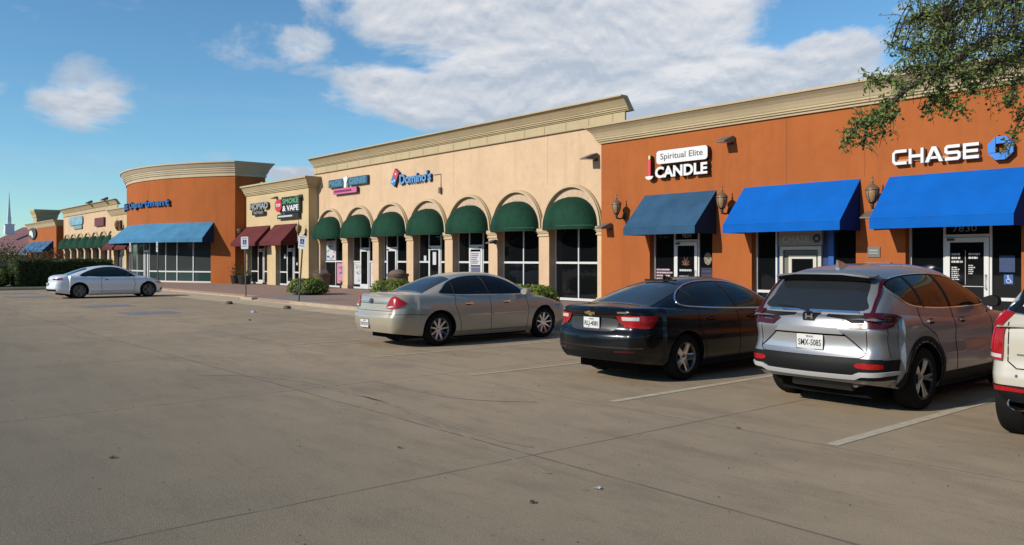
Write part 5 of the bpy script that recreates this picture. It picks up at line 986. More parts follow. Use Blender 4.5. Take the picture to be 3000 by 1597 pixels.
class Proj:
    """projects flat outlines on to the body surface"""
    def __init__(s, meshes):
        V = []; F = []
        for me in meshes: n = len(V); V += [v.co.copy() for v in me.vertices]; F += [tuple(i+n for i in p.vertices) for p in me.polygons]
        s.b = BVHTree.FromPolygons(V, F)
    def frame(s, view):
        if view == 'R': return lambda u, v: (Vector((3, u, v)), Vector((-1, 0, 0)))
        if view == 'L': return lambda u, v: (Vector((-3, u, v)), Vector((1, 0, 0)))
        if view == 'B': return lambda u, v: (Vector((u, -3, v)), Vector((0, 1, 0)))
        if view == 'T': return lambda u, v: (Vector((u, v, 5)), Vector((0, 0, -1)))
        if view == 'F': return lambda u, v: (Vector((u, 9, v)), Vector((0, -1, 0)))
        a = radians(view[1]); sg = view[0]                       # corner view: direction turned by a from the rear view
        d = Vector((-sin(a)*sg, cos(a), 0)); r = Vector((cos(a)*sg, sin(a), 0)); org = view[2]
        return lambda u, v: (Vector(org)+r*u+Vector((0, 0, v))-d*3, d)
    def hit(s, view, u, v):
        o, d = s.frame(view)(u, v); h = s.b.ray_cast(o, d)
        return (h[0], h[1] if h[1].dot(d) < 0 else -h[1]) if h[0] is not None else (None, None)
    def patch(s, pts, view, off=.004, th=0., grid=.035, along=False):
        bm = bmesh.new(); vs = [bm.verts.new((a, b, 0)) for a, b in pts]; bm.faces.new(vs); us = [p[0] for p in pts]; ws = [p[1] for p in pts]
        for lo, hi, ax in ((min(us), max(us), 0), (min(ws), max(ws), 1)):
            k = int((hi-lo)/grid)+1
            for i in range(1, k):
                c = lo+(hi-lo)*i/k; co = Vector((c, 0, 0)) if ax == 0 else Vector((0, c, 0)); no = Vector((1, 0, 0)) if ax == 0 else Vector((0, 1, 0)); bmesh.ops.bisect_plane(bm, geom=bm.verts[:]+bm.edges[:]+bm.faces[:], plane_co=co, plane_no=no, dist=1e-5)
        bmesh.ops.triangulate(bm, faces=[f for f in bm.faces if len(f.verts) > 4]); out = {}
        bad = []
        for v in bm.verts:
            h, n = s.hit(view, v.co.x, v.co.y)
            if h is None: bad.append(v); continue
            out[v] = (h, n)
        for v in out: v.co = out[v][0]+out[v][1]*(off+th)
        if th:
            bnd = [e for e in bm.edges if len(e.link_faces) == 1 and e.verts[0] in out and e.verts[1] in out]; low = {}
            for e in bnd:
                for v in e.verts:
                    if v not in low: low[v] = bm.verts.new(out[v][0]-out[v][1]*.002)
            for e in bnd: bm.faces.new((e.verts[0], e.verts[1], low[e.verts[1]], low[e.verts[0]]))
        if bad: bmesh.ops.delete(bm, geom=bad, context='VERTS')
        bmesh.ops.recalc_face_normals(bm, faces=bm.faces); me = bpy.data.meshes.new('p'); bm.to_mesh(me); bm.free(); return me
    def line(s, pts, view, r=.004, off=.0, closed=False, n=6, step=.03):
        Q = []; P = list(pts)+([pts[0]] if closed else [])
        for (a, b), (c, d) in zip(P[:-1], P[1:]):
            k = max(1, int(hypot(c-a, d-b)/step))
            for i in range(k): Q.append((a+(c-a)*i/k, b+(d-b)*i/k))
        if not closed: Q.append(P[-1])
        H = []
        for a, b in Q:
            h, nn = s.hit(view, a, b)
            if h is not None: H.append(h+nn*off)
        mb = MB(); mb.tube(H, r, n, closed=closed) if len(H) > 2 else None; return mb
def crv(pts, n=6, closed=True):                                 # smooth a closed outline
    out = []; L_ = len(pts)
    for i in range(L_ if closed else L_-1):
        p0 = pts[i-1] if closed or i else pts[i]; p1 = pts[i]; p2 = pts[(i+1) % L_]; p3 = pts[(i+2) % L_] if closed or i+2 < L_ else p2
        for k in range(n):
            t = k/n; out.append(tuple(.5*((2*b)+(-a+c)*t+(2*a-5*b+4*c-d)*t*t+(-a+3*b-3*c+d)*t**3) for a, b, c, d in zip(p0, p1, p2, p3)))
    if not closed: out.append(pts[-1])
    return out
M_tyre = mat('tyre_rubber', (.009, .009, .009), .8, spec=.15, var=.2, vscale=20); M_well = mat('wheel_well', (.008, .008, .008), .95, spec=.1); M_plas = mat('black_trim', (.007, .007, .0075), .6, spec=.2)
M_chr = mat('chrome', (.75, .75, .76), .12, 1.); M_cg = glass_mat('car_glass', (.010, .011, .012), .02, .0); M_cg.node_tree.nodes['Principled BSDF'].inputs['Specular IOR Level'].default_value = .3; M_lamp = mat('red_lamp', (.38, .004, .007), .25, coat=.35, spec=.4, var=.25, vscale=30); M_dlamp = mat('dark_red_lamp', (.06, .003, .005), .25, coat=.35, spec=.4, var=.2, vscale=20); M_clr = mat('clear_lamp', (.6, .58, .55), .15, coat=1., spec=.6)
M_plate = mat('plate_face', (.70, .70, .68), .45); M_ink = mat('plate_ink', (.03, .03, .05), .5); M_rimS = mat('silver_rim', (.5, .5, .5), .22, .9); M_rimD = mat('grey_rim', (.14, .14, .145), .3, .8); M_seam = mat('panel_gap', (.006, .006, .006), .8, spec=.1); M_chrd = mat('bright_rim', (.62, .61, .6), .18, 1.)
def wheel(S, side, y, t, R, rr_, wd, style, m_rim, m_face=None):
    """one wheel thing-part: tyre + rim (spokes) + hub"""
    x = side*(S['W']/2-wd/2-S.get('wi', .045)); M = Matrix.Translation((x, y, R)) @ Matrix.Rotation(side*pi/2, 4, 'Y')
    b = MB(); w2 = wd/2; b.lathe([(rr_-.01, -w2+.02), (rr_+.01, -w2), (R-.05, -w2+.002), (R-.018, -w2+.012), (R-.004, -w2+.035), (R, -w2+.06), (R, w2-.06), (R-.004, w2-.035), (R-.018, w2-.012), (R-.05, w2-.002), (rr_+.01, w2), (rr_-.01, w2-.02)], 48, M)
    for k in range(5): r0 = R+.0005; z_ = -w2+.06+(wd-.12)*k/4; b.lathe([(R-.006, z_-.006), (r0+.0008, z_-.0055), (r0+.0008, z_+.0055), (R-.006, z_+.006)], 48, M)
    w = b.build('wheel', M_tyre, t, smooth=35)
    r = MB(); r.lathe([(rr_-.012, -w2+.02), (rr_-.025, 0), (rr_-.02, w2-.03), (rr_+.004, w2-.012), (rr_+.008, w2-.004), (rr_-.008, w2-.004), (rr_-.02, w2-.02)], 40, M); r.lathe([(rr_-.02, -.02), (.07, -.03), (.001, -.03)], 30, M)
    r.build('rim', m_face or m_rim, w, smooth=35)
    s_ = MB(); ns, w0, w1, dish, twin = style; zf = w2-.022
    for k in range(ns):
        a0 = 2*pi*k/ns+.3
        for da in ((-twin, twin) if twin else (0,)):
            vs = []
            for rad, w_, z in ((.035, w0, zf-dish), (rr_*.5, (w0+w1)/2*.9, zf-dish*.35), (rr_-.008, w1, zf)):
                a = a0+da*(.35+.65*(rad/rr_)); c_, q_ = cos(a), sin(a); 
                vs += [(c_*rad-q_*w_/2, q_*rad+c_*w_/2, z-.0), (c_*rad-q_*w_*.3, q_*rad+c_*w_*.3, z+.012), (c_*rad+q_*w_*.3, q_*rad-c_*w_*.3, z+.012), (c_*rad+q_*w_/2, q_*rad-c_*w_/2, z), (c_*rad, q_*rad, z-.03)]
            s_.add([M @ Vector(v) for v in vs], [(i*5+j, i*5+(j+1) % 5, (i+1)*5+(j+1) % 5, (i+1)*5+j) for i in range(2) for j in range(5)])
    s_.build('spokes', m_rim, w, smooth=25); h = MB(); h.lathe([(.075, zf-dish-.03), (.07, zf-dish+.005), (.035, zf-dish+.02), (.001, zf-dish+.022)], 20, M); h.build('hub', m_rim, w, smooth=35); return w
def paint(name, col, metal=.0, rough=.35, coat=1., flake=0.): return mat(name, col, rough, metal, coat=coat, spec=.5, flake=0, croug=.03)
def make_car(S, loc, name, label, cat):
    t = thing(name, loc, label, cat); low = car_body(S); R = S['R']; ax = S['axles']; ar = S['arch']
    cyl = []
    for y in ax:
        for sg in (-1, 1): cyl.append((y, S.get('az', R)+.005, ar, sg*(S['W']/2-.30), sg*(S['W']/2+.2)))
    pm = S['paint']; low.materials.append(pm); low = apply_bool(low, cyl, M_well); cab = greenhouse(S); bmj = bmesh.new(); bmj.from_mesh(low)
    me = low; me2 = bpy.data.meshes.new('cabin'); me2 = cab; bmj.from_mesh(cab); joined = bpy.data.meshes.new('body'); bmj.to_mesh(joined); bmj.free()
    for m_ in low.materials: joined.materials.append(m_)
    body = link('body', joined, t, smooth=38, recalc=False); P = Proj([low, cab])
    def add(me, name, m, parent=None, smooth=45):
        me.materials.clear(); me.materials.append(m); return link(name, me, parent or t, smooth, recalc=False)
    S['P'] = P; S['add'] = add; S['t'] = t; S['body'] = body
    for y, st in zip(ax, ('rear', 'front')):
        for sg in (-1, 1): wheel(S, sg, y, t, R, S['rr_'], S['wd'], S['spoke'], S['rim'], S.get('rimface'))
    ub = MB(); ub.box(-S['W']/2+.36, S['W']/2-.36, .45, S['L']-.5, .15, .4); ub.box(-S['W']/2+.14, S['W']/2-.14, ax[0]+.46, ax[1]-.46, .14, .32);  # dark boxes under the car, widened and lowered to deepen the shade beneath
    for y in ax: ub.tube([(-S['W']/2+.2, y, R), (S['W']/2-.2, y, R)], .04, 8)
    ub.build('underbody_shade', M_well, t); return t
def seam(S, pts, view='R', r=.0045): S['P'].line(pts, view, r, 0).build('panel_gap', M_seam, S['body'])
def both(S, pts, name, m, off=.004, th=0., grid=.035, parent=None):
    S['add'](S['P'].patch(pts, 'R', off, th, grid), name, m, parent); return S['add'](S['P'].patch(pts, 'L', off, th, grid), name, m, parent)
def mirror_(S, y, z, m, sx=1.):
    for sg in (-1, 1):
        b = MB(); x = sg*(S['W']/2-.06); vs = []
        prof = [(0, .0), (.03, .055), (.11, .085), (.17, .085), (.21, .06), (.22, 0), (.2, -.05), (.12, -.065), (.03, -.045)]
        for yy, k in ((-.055, .86), (-.03, 1), (.03, .97), (.09, .75), (.13, .35)): vs += [(x+sg*(.11+(a-.11)*k+.02), y+yy, z+c*k) for a, c in prof]
        n = len(prof); b.add(vs, [(i*n+j, i*n+(j+1) % n, (i+1)*n+(j+1) % n, (i+1)*n+j) for i in range(4) for j in range(n)]+[tuple(range(n)), tuple(range(4*n, 5*n))]); b.build('mirror', m, S['t'], smooth=50)
def handle(S, y, z, m, w=.19):
    for v in 'RL':
        S['add'](S['P'].patch(crv([(y-.05, z-.03), (y+.05, z-.03), (y+.07, z), (y+.05, z+.025), (y-.05, z+.025), (y-.07, z)], 3), v, .001), 'handle_recess', M_seam, S['body'])
        S['add'](S['P'].patch([(y-w/2, z-.012), (y+w/2, z-.014), (y+w/2, z+.014), (y-w/2, z+.012)], v, .006, .022, .03), 'door_handle', m)
def plate(S, x, z, yf, txt, w=.31, h=.155, header='TEXAS', m=None):
    hp__, n_ = S['P'].hit('B', x, z); y = (hp__.y if hp__ else 0)-.012 if yf is None else yf
    b = MB(); b.box(x-w/2-.008, x+w/2+.008, y-.003, y+.01, z-h/2-.008, z+h/2+.008); fr = b.build('licence_plate', M_plas, S['t']); b = MB(); b.box(x-w/2, x+w/2, y-.006, y-.0035, z-h/2, z+h/2); b.build('plate_face', M_plate, fr)
    q = MB(); Mt = lambda zz: Matrix.Translation((x, y-.0085, zz)) @ Matrix.Rotation(pi/2, 4, 'X'); put_text(q, txt, Mt(z-h*.27), h*.44, .002, .0008, fitw=w*.86); put_text(q, header, Mt(z+h*.28), h*.14, .002, 0, fitw=w*.3); q.build('plate_text', M_ink, fr)
# ---------------- champagne sedan
Pch = paint('champagne_paint', (.47, .415, .315), .25, .32)
S1 = dict(L=5.03, W=1.87, R=.335, axles=(1.13, 3.94), arch=.385, rr_=.225, wd=.225, rr=.38, rf=.5, br=.10, bf=.22, rend=1.0, fend=1.3, paint=Pch,
          plan=[(0, .93), (.5, .955), (1.2, .985), (2.3, 1), (3.6, .99), (4.3, .96), (5.03, .90)],
          sh=[(0, 1.0), (.25, 1.025), (.8, 1.03), (1.4, 1.01), (2.2, .985), (3.2, .96), (3.7, .93), (4.3, .85), (4.75, .73), (5.03, .66)], bot=[(0, .30), (.7, .22), (1.4, .18), (3.6, .18), (4.4, .2), (5.03, .24)],
          sect=[(0, .10), (.08, .05), (.2, .02), (.4, .004), (.6, 0), (.78, .015), (.9, .04), (1., .07)],
          rear=[(.2, .09), (.32, .04), (.45, .0), (.62, .0), (.66, .04), (.72, .06), (.88, .09), (1.03, .13)], front=[(.2, .1), (.45, 0), (.6, .02), (.75, .12), (.9, .3)],
          crown=[(0, .03), (.8, .05), (3, .07), (4, .06), (5, .03)],
          roof=[(.72, 1.0), (.95, 1.10), (1.25, 1.235), (1.6, 1.36), (1.95, 1.43), (2.4, 1.46), (2.8, 1.44), (3.1, 1.37), (3.5, 1.19), (3.85, 1.0), (4.0, .92)], gp=3.1, tum=.19, gin=.055, gplan=[(.7, .86), (1.3, .97), (2, 1), (3, 1), (3.6, .97), (4, .9)],
          spoke=(9, .05, .045, .035, 0), rim=M_chrd, rimface=M_rimD)
def sedan1():
    S = S1; t = make_car(S, (-14.42, 8.33, 0), 'parked_car', 'champagne four-door sedan seen from its right rear, with red almond tail lamp', 'car'); P = S['P']; add = S['add']
    dlo = crv([(1.19, 1.045), (1.27, 1.13), (1.5, 1.26), (1.85, 1.355), (2.3, 1.385), (2.7, 1.36), (3.05, 1.25), (3.33, 1.08), (3.42, 1.0), (3.0, .985), (2.2, 1.0), (1.6, 1.012)], 5)
    both(S, dlo, 'window_surround', M_plas, .002); g_ = [(y, z) for y, z in dlo]
    def shrink(P_, k): cy = sum(p[0] for p in P_)/len(P_); cz = sum(p[1] for p in P_)/len(P_); return [(cy+(y-cy)*(1-k*.35), cz+(z-cz)*(1-k)) for y, z in P_]
    both(S, shrink(dlo, .10), 'side_glass', M_cg, .005)
    for v in 'RL': P.line(dlo, v, .011, .004, True).build('window_trim', M_chr, t, smooth=40); P.line([(2.34, 1.37), (2.40, 1.0)], v, .014, .006).build('pillar', M_plas, t); P.line([(1.56, 1.26), (1.52, 1.03)], v, .008, .006).build('quarter_divider', M_plas, t)
    rg = add(P.patch([(-.60, .86), (0, .80), (.60, .86), (.56, 1.2), (.50, 1.62), (0, 1.68), (-.50, 1.62), (-.56, 1.2)], 'T', .004), 'rear_window', mat('grey_rear_glass', (.03, .034, .038), .08, spec=.6, coat=.3)); add(P.patch([(-.62, 3.3), (.62, 3.3), (.68, 3.85), (-.68, 3.85)], 'T', .004), 'windscreen', M_cg)
    # tail lamps wrapping the corners
    for sg in (1, -1):
        lp_ = crv([(.50, .86), (.62, 1.0), (.80, 1.005), (.86, .98)], 4, False)
        add(P.patch(crv([(-.17, .80), (-.10, .95), (0, 1.0), (.11, .95), (.23, .865), (.11, .80), (-.04, .765), (-.15, .77)], 5), (sg, 50, (sg*.80, .12, 0)), .004, .014, .03), 'tail_lamp', M_lamp)
        add(P.patch(crv([(-.15, .80), (-.06, .82), (-.02, .80), (-.12, .78)], 4), (sg, 50, (sg*.80, .12, 0)), .021), 'reversing_lamp', M_clr)
    add(P.patch([(-.6, .885), (.6, .885), (.6, .9), (-.6, .9)], 'B', .004, .01), 'trunk_strip', M_rimS); P.line([(-.58, .86), (.58, .86)], 'B', .006, 0).build('panel_gap', M_seam, S['body'])
    add(P.patch(crv([(-.05, .86), (.05, .86), (.06, .92), (0, .95), (-.06, .92)], 3), 'B', .012, .012), 'badge', M_rimD); add(P.patch(crv([(-.035, .87), (.035, .87), (.04, .915), (0, .935), (-.04, .915)], 3), 'B', .03, .004), 'badge_face', M_rimD)
    seam(S, [(-.68, 1.0), (-.66, .72), (.66, .72), (.68, 1.0)], 'B'); plate(S, -.1, .46, None, 'DV7-K219'); 
    for v in 'RL':
        seam(S, [(1.52, 1.02), (1.5, .8), (1.62, .5), (1.66, .25)], v); seam(S, [(2.40, .99), (2.41, .6), (2.42, .24)], v); seam(S, [(3.4, .98), (3.44, .7), (3.42, .24)], v); seam(S, [(1.5, .27), (3.44, .27)], v, .004)
        seam(S, [(.12, .66), (.5, .655), (.78, .64)], v); add(P.patch([(1.72, .585), (2.36, .59), (2.36, .62), (1.72, .61)], v, .004, .012), 'side_moulding', M_rimS); add(P.patch([(2.46, .59), (3.38, .6), (3.38, .62), (2.46, .62)], v, .004, .012), 'side_moulding', M_rimS)
    handle(S, 1.83, .83, M_chr, .2); handle(S, 2.83, .84, M_chr, .2); mirror_(S, 3.28, 1.03, Pch); seam(S, [(4.95, .7), (4.6, .72), (4.3, .7)], 'R')
    for sg in (1, -1): add(P.patch(crv([(-.2, .62), (-.1, .70), (.15, .72), (.2, .66), (0, .6)], 4), 'F', .004, .01) if False else P.patch(crv([(4.45, .64), (4.6, .72), (4.85, .68), (4.8, .6)], 4), 'R' if sg > 0 else 'L', .004, .01), 'headlamp', M_clr)
sedan1()
# ---------------- black sedan
Pbk = paint('black_paint', (.003, .0033, .004), 0., .25, .3); Pbk.node_tree.nodes['Principled BSDF'].inputs['Specular IOR Level'].default_value = .3
S2 = dict(L=4.92, W=1.855, R=.335, axles=(1.14, 3.97), arch=.385, rr_=.215, wd=.225, rr=.42, rf=.5, br=.12, bf=.22, rend=1.0, fend=1.3, paint=Pbk,
          plan=[(0, .93), (.5, .965), (1.2, .995), (2.3, 1), (3.6, .99), (4.3, .96), (4.92, .90)],
          sh=[(0, 1.04), (.25, 1.055), (.8, 1.045), (1.4, 1.02), (2.2, .985), (3.2, .95), (3.7, .92), (4.3, .84), (4.7, .74), (4.92, .66)], bot=[(0, .32), (.7, .24), (1.4, .18), (3.6, .18), (4.4, .2), (4.92, .24)],
          sect=[(0, .12), (.08, .06), (.2, .03), (.4, .01), (.55, 0), (.66, .03), (.75, .02), (.9, .045), (1., .08)],
          rear=[(.2, .14), (.32, .07), (.45, .0), (.60, .0), (.70, .02), (.72, .07), (.85, .10), (.96, .09), (1.0, .05), (1.04, .07)], front=[(.2, .1), (.45, 0), (.6, .02), (.75, .12), (.9, .3)],
          crown=[(0, .02), (.8, .05), (3, .07), (4, .06), (5, .03)],
          roof=[(.48, 1.035), (.75, 1.13), (1.1, 1.25), (1.5, 1.365), (1.95, 1.44), (2.35, 1.462), (2.75, 1.44), (3.1, 1.36), (3.55, 1.14), (3.85, .98), (4.0, .9)], gp=2.9, tum=.21, gin=.06, gplan=[(.4, .82), (1.1, .95), (1.9, 1), (3, 1), (3.6, .97), (4, .9)],
          spoke=(5, .11, .10, .03, 0), rim=M_chrd, rimface=M_rimD)
def sedan2():
    S = S2; t = make_car(S, (-8.33, 8.36, 0), 'parked_car', 'glossy black sedan with chrome window outline, between the champagne sedan and the silver SUV', 'car'); P = S['P']; add = S['add']
    dlo = crv([(1.10, 1.12), (1.2, 1.20), (1.48, 1.31), (1.85, 1.385), (2.3, 1.40), (2.7, 1.365), (3.05, 1.26), (3.35, 1.08), (3.42, .99), (3.0, .975), (2.2, 1.0), (1.6, 1.03), (1.18, 1.065)], 5)
    def shrink(P_, k): cy = sum(p[0] for p in P_)/len(P_); cz = sum(p[1] for p in P_)/len(P_); return [(cy+(y-cy)*(1-k*.3), cz+(z-cz)*(1-k)) for y, z in P_]
    both(S, dlo, 'window_surround', M_plas, .002); both(S, shrink(dlo, .08), 'side_glass', M_cg, .005)
    for v in 'RL': P.line(dlo, v, .013, .006, True, 8).build('window_trim', M_chr, t, smooth=50); P.line([(2.32, 1.39), (2.40, 1.0)], v, .016, .006).build('pillar', M_plas, t); P.line([(1.42, 1.30), (1.5, 1.03)], v, .01, .006).build('quarter_divider', M_plas, t)
    add(P.patch([(-.62, .62), (0, .55), (.62, .62), (.58, 1.0), (.50, 1.52), (0, 1.6), (-.50, 1.52), (-.58, 1.0)], 'T', .004), 'rear_window', mat('grey_rear_glass', (.03, .034, .038), .08)); add(P.patch([(-.62, 3.3), (.62, 3.3), (.68, 3.85), (-.68, 3.85)], 'T', .004), 'windscreen', M_cg)
    fin = MB(); fin.add([(-.035, 1.72, 1.40), (.035, 1.72, 1.40), (.035, 1.9, 1.43), (-.035, 1.9, 1.43), (-.012, 1.70, 1.495), (.012, 1.70, 1.495), (.012, 1.83, 1.45), (-.012, 1.83, 1.45)], [(0, 1, 5, 4), (1, 2, 6, 5), (2, 3, 7, 6), (3, 0, 4, 7), (4, 5, 6, 7)]); fin.build('roof_antenna', Pbk, t)
    bl = MB(); bl.box(-.3, .3, 1.60, 1.64, 1.40, 1.425); bl.build('brake_light', M_plas, t)
    for sg in (1, -1):
        lo = [(sg*x, z) for x, z in ((.44, .945), (.72, .955), (.72, .80), (.60, .80), (.50, .84))]
        lr = add(P.patch(lo, 'B', .004, .012, .03), 'tail_lamp', M_lamp); add(P.patch([(sg*x, z) for x, z in ((.52, .935), (.62, .94), (.62, .885), (.53, .885))], 'B', .02), 'reversing_lamp', M_clr, lr)
        org = (sg*.84, .1, 0); lr = add(P.patch([(-.12, .955), (.32, .945), (.34, .90), (.26, .80), (.2, .765), (-.12, .795)], (sg, 48, org), .004, .012, .03), 'tail_lamp', M_lamp); add(P.patch([(-.08, .935), (.07, .935), (.07, .885), (-.08, .885)], (sg, 48, org), .02), 'lamp_insert', M_clr, lr)
        add(P.patch([(sg*.46, .44), (sg*.74, .45), (sg*.74, .475), (sg*.48, .465)], 'B', .004, .006), 'reflector', M_dlamp)
    bt = [(-.10, .985), (-.03, .985), (-.03, 1.0), (.03, 1.0), (.03, .985), (.10, .985), (.09, .955), (.03, .955), (.03, .94), (-.03, .94), (-.03, .955), (-.09, .955)]
    b = add(P.patch(bt, 'B', .006, .01, .02), 'badge', mat('gold_badge', (.55, .40, .16), .3, .6)); add(P.patch([(.47, .985), (.62, .985), (.62, 1.005), (.47, 1.005)], 'B', .003, .004), 'model_lettering', M_rimS); add(P.patch([(-.72, .99), (-.60, .99), (-.60, 1.01), (-.72, 1.01)], 'B', .003, .004), 'model_lettering', M_rimS)
    add(P.patch([(-.43, .93), (.43, .93), (.43, .945), (-.43, .945)], 'B', .003, .008), 'trunk_strip', mat('dark_chrome', (.12, .12, .12), .2, 1.)); rc = add(P.patch(crv([(-.42, .90), (0, .91), (.42, .90), (.46, .80), (.36, .73), (0, .72), (-.36, .73), (-.46, .80)], 4), 'B', .001), 'plate_recess', mat('recess_grey', (.035, .036, .038), .4, spec=.4))
    seam(S, [(-.72, 1.0), (-.70, .72), (.70, .72), (.72, 1.0)], 'B'); plate(S, .02, .835, None, 'RLJ-4081'); add(P.patch([(-.80, .50), (.80, .50), (.80, .52), (-.80, .52)], 'B', .003, .006), 'bumper_strip', mat('dark_chrome', (.12, .12, .12), .2, 1.)); add(P.patch([(-.66, .33), (.66, .33), (.70, .42), (-.70, .42)], 'B', .002), 'lower_valance', M_plas)
    for v in 'RL':
        seam(S, [(1.45, 1.02), (1.42, .8), (1.56, .5), (1.62, .25)], v); seam(S, [(2.38, .99), (2.40, .6), (2.42, .24)], v); seam(S, [(3.42, .97), (3.46, .7), (3.44, .24)], v); seam(S, [(1.5, .27), (3.44, .27)], v, .004); seam(S, [(.2, .74), (.5, .70), (.78, .62)], v)
    handle(S, 1.72, .87, Pbk, .2); handle(S, 2.75, .86, Pbk, .2); mirror_(S, 3.28, 1.02, Pbk)
sedan2()
# ---------------- silver SUV
Psv = paint('gunmetal_silver_paint', (.25, .255, .265), .62, .36, .6)
S3 = dict(L=4.62, W=1.855, R=.362, axles=(1.04, 3.70), arch=.415, rr_=.235, wd=.235, rr=.34, rf=.45, br=.09, bf=.2, rend=.8, fend=1.2, paint=Psv, wi=.03,
          plan=[(0, .92), (.35, .96), (1.0, .995), (2.2, 1), (3.4, .99), (4.1, .96), (4.62, .90)],
          sh=[(0, 1.10), (.5, 1.12), (1.4, 1.10), (2.2, 1.085), (3.0, 1.07), (3.5, 1.04), (4.0, .97), (4.4, .87), (4.62, .78)], bot=[(0, .36), (.7, .26), (1.4, .21), (3.4, .21), (4.2, .26), (4.62, .3)],
          sect=[(0, .12), (.08, .05), (.2, .015), (.4, .0), (.55, .012), (.66, .02), (.78, .01), (.9, .03), (1., .06)],
          rear=[(.25, .16), (.36, .08), (.46, .01), (.58, .0), (.64, .015), (.67, .05), (.80, .075), (.94, .045), (1.02, .07), (1.12, .10)], front=[(.2, .1), (.45, 0), (.7, .02), (.85, .1), (1., .26)],
          crown=[(0, .0), (.8, .03), (3, .07), (4, .06), (5, .03)],
          roof=[(.12, 1.05), (.17, 1.14), (.27, 1.30), (.40, 1.47), (.50, 1.575), (.62, 1.62), (1.0, 1.665), (1.6, 1.688), (2.0, 1.675), (2.3, 1.63), (2.6, 1.51), (2.95, 1.32), (3.25, 1.14), (3.4, 1.04)], gp=3.6, tum=.125, gin=.045, gplan=[(.12, .93), (.3, .955), (.8, .985), (1.6, 1), (2.7, 1), (3.1, .97), (3.4, .9)],
          spoke=(5, .04, .05, .03, .16), rim=M_rimS, rimface=mat('black_rim', (.015, .015, .016), .3, .3))
def suv1():
    S = S3; t = make_car(S, (-5.13, 8.72, 0), 'parked_car', 'silver-grey SUV with bracket-shaped dark red tail lamps, between the black sedan and the white SUV', 'car'); P = S['P']; add = S['add']
    dlo = crv([(.50, 1.43), (.60, 1.49), (.85, 1.535), (1.3, 1.56), (1.75, 1.555), (2.15, 1.51), (2.5, 1.38), (2.82, 1.23), (2.88, 1.165), (2.3, 1.155), (1.6, 1.16), (1.1, 1.185), (.80, 1.225), (.58, 1.34)], 5)
    def shrink(P_, k): cy = sum(p[0] for p in P_)/len(P_); cz = sum(p[1] for p in P_)/len(P_); return [(cy+(y-cy)*(1-k*.3), cz+(z-cz)*(1-k)) for y, z in P_]
    both(S, dlo, 'window_surround', M_plas, .002); both(S, shrink(dlo, .08), 'side_glass', M_cg, .005)
    for v in 'RL': P.line([q for q in dlo if q[0] < 1.45 or q[1] < 1.3][0:0] or dlo, v, .008, .005, True, 6).build('window_trim', M_chr, t, smooth=50); P.line([(1.72, 1.55), (1.82, 1.16)], v, .03, -.01).build('pillar', M_plas, t); P.line([(.98, 1.54), (1.12, 1.18)], v, .016, .002).build('quarter_divider', M_plas, t)
    rw = add(P.patch(crv([(-.60, 1.165), (0, 1.15), (.60, 1.165), (.585, 1.3), (.53, 1.50), (.3, 1.535), (0, 1.54), (-.3, 1.535), (-.53, 1.50), (-.585, 1.3)], 4), 'B', .006), 'rear_window', mat('dark_rear_glass', (.02, .023, .027), .05)); add(P.patch([(-.60, 2.45), (.60, 2.45), (.68, 3.12), (-.68, 3.12)], 'T', .004), 'windscreen', M_cg)
    sp_ = MB(); rim_ = [(-.60, .56), (-.605, .42), (-.585, .335), (-.53, .295), (-.3, .27), (0, .262), (.3, .27), (.53, .295), (.585, .335), (.605, .42), (.60, .56)]
    def spz(x, y): return 1.612-.10*max(0, .56-y)-.05*(x/.6)**4-.0
    n_ = len(rim_); sp_.add([(x, y, spz(x, y)) for x, y in rim_]+[(x, y, spz(x, y)-.018) for x, y in rim_]+[(x*.97, y+.012, spz(x, y)-.022) for x, y in rim_], [tuple(range(n_))]+[(k, k+1, n_+k+1, n_+k) for k in range(2*n_-1) if k != n_-1]); sp_.build('roof_spoiler', Psv, t, smooth=30)
    us = MB(); us.add([(x*.97, y+.012, spz(x, y)-.022) for x, y in rim_[1:-1]]+[(x*.96, .385+.0*y, 1.49) for x, y in rim_[1:-1]], [(k, k+1, n_-2+k+1, n_-2+k) for k in range(n_-3)]); us.build('spoiler_underside', M_plas, t)
    fin = MB(); fin.add([(-.03, .72, 1.62), (.03, .72, 1.62), (.03, .95, 1.66), (-.03, .95, 1.66), (-.01, .72, 1.73), (.01, .72, 1.73), (.01, .82, 1.71), (-.01, .82, 1.71)], [(0, 1, 5, 4), (1, 2, 6, 5), (2, 3, 7, 6), (3, 0, 4, 7), (4, 5, 6, 7)]); fin.build('roof_antenna', M_rimS, t)
    for sg in (1, -1):
        add(P.patch([(sg*x, z) for x, z in ((.38, 1.045), (.41, 1.055), (.49, 1.015), (.63, 1.02), (.665, 1.05), (.685, 1.16), (.665, 1.34), (.615, 1.50), (.64, 1.50), (.69, 1.34), (.715, 1.14), (.80, 1.11), (.80, .985), (.62, .965), (.47, .965))], 'B', .005, .016, .03), 'tail_lamp', M_dlamp)
        org = (sg*.80, .1, 0); add(P.patch([(-.06, 1.13), (.12, 1.14), (.30, 1.12), (.40, 1.085), (.24, .99), (.12, .965), (-.06, .97)], (sg, 52, org), .005, .016, .03), 'tail_lamp', M_dlamp)
        add(P.patch([(sg*x, z) for x, z in ((.42, 1.06), (.49, 1.025), (.62, 1.03), (.655, 1.06), (.65, 1.115), (.40, 1.11), (.2, 1.11), (.2, 1.085))], 'B', .004, .004), 'lamp_bridge', M_plas)
        add(P.patch(crv([(sg*.58, .535), (sg*.78, .53), (sg*.80, .56), (sg*.78, .585), (sg*.58, .585)], 3), 'B', .008, .008), 'reflector', M_lamp)
    add(P.patch([(-.56, 1.125), (.56, 1.125), (.56, 1.15), (-.56, 1.15)], 'B', .006, .014), 'chrome_strip', M_chr)
    wp = MB(); wp.tube([(-.02, .115, 1.15), (-.2, .10, 1.185), (-.42, .115, 1.195)], [.016, .011, .008], 6); wp.build('rear_wiper', M_plas, t); em = MB()
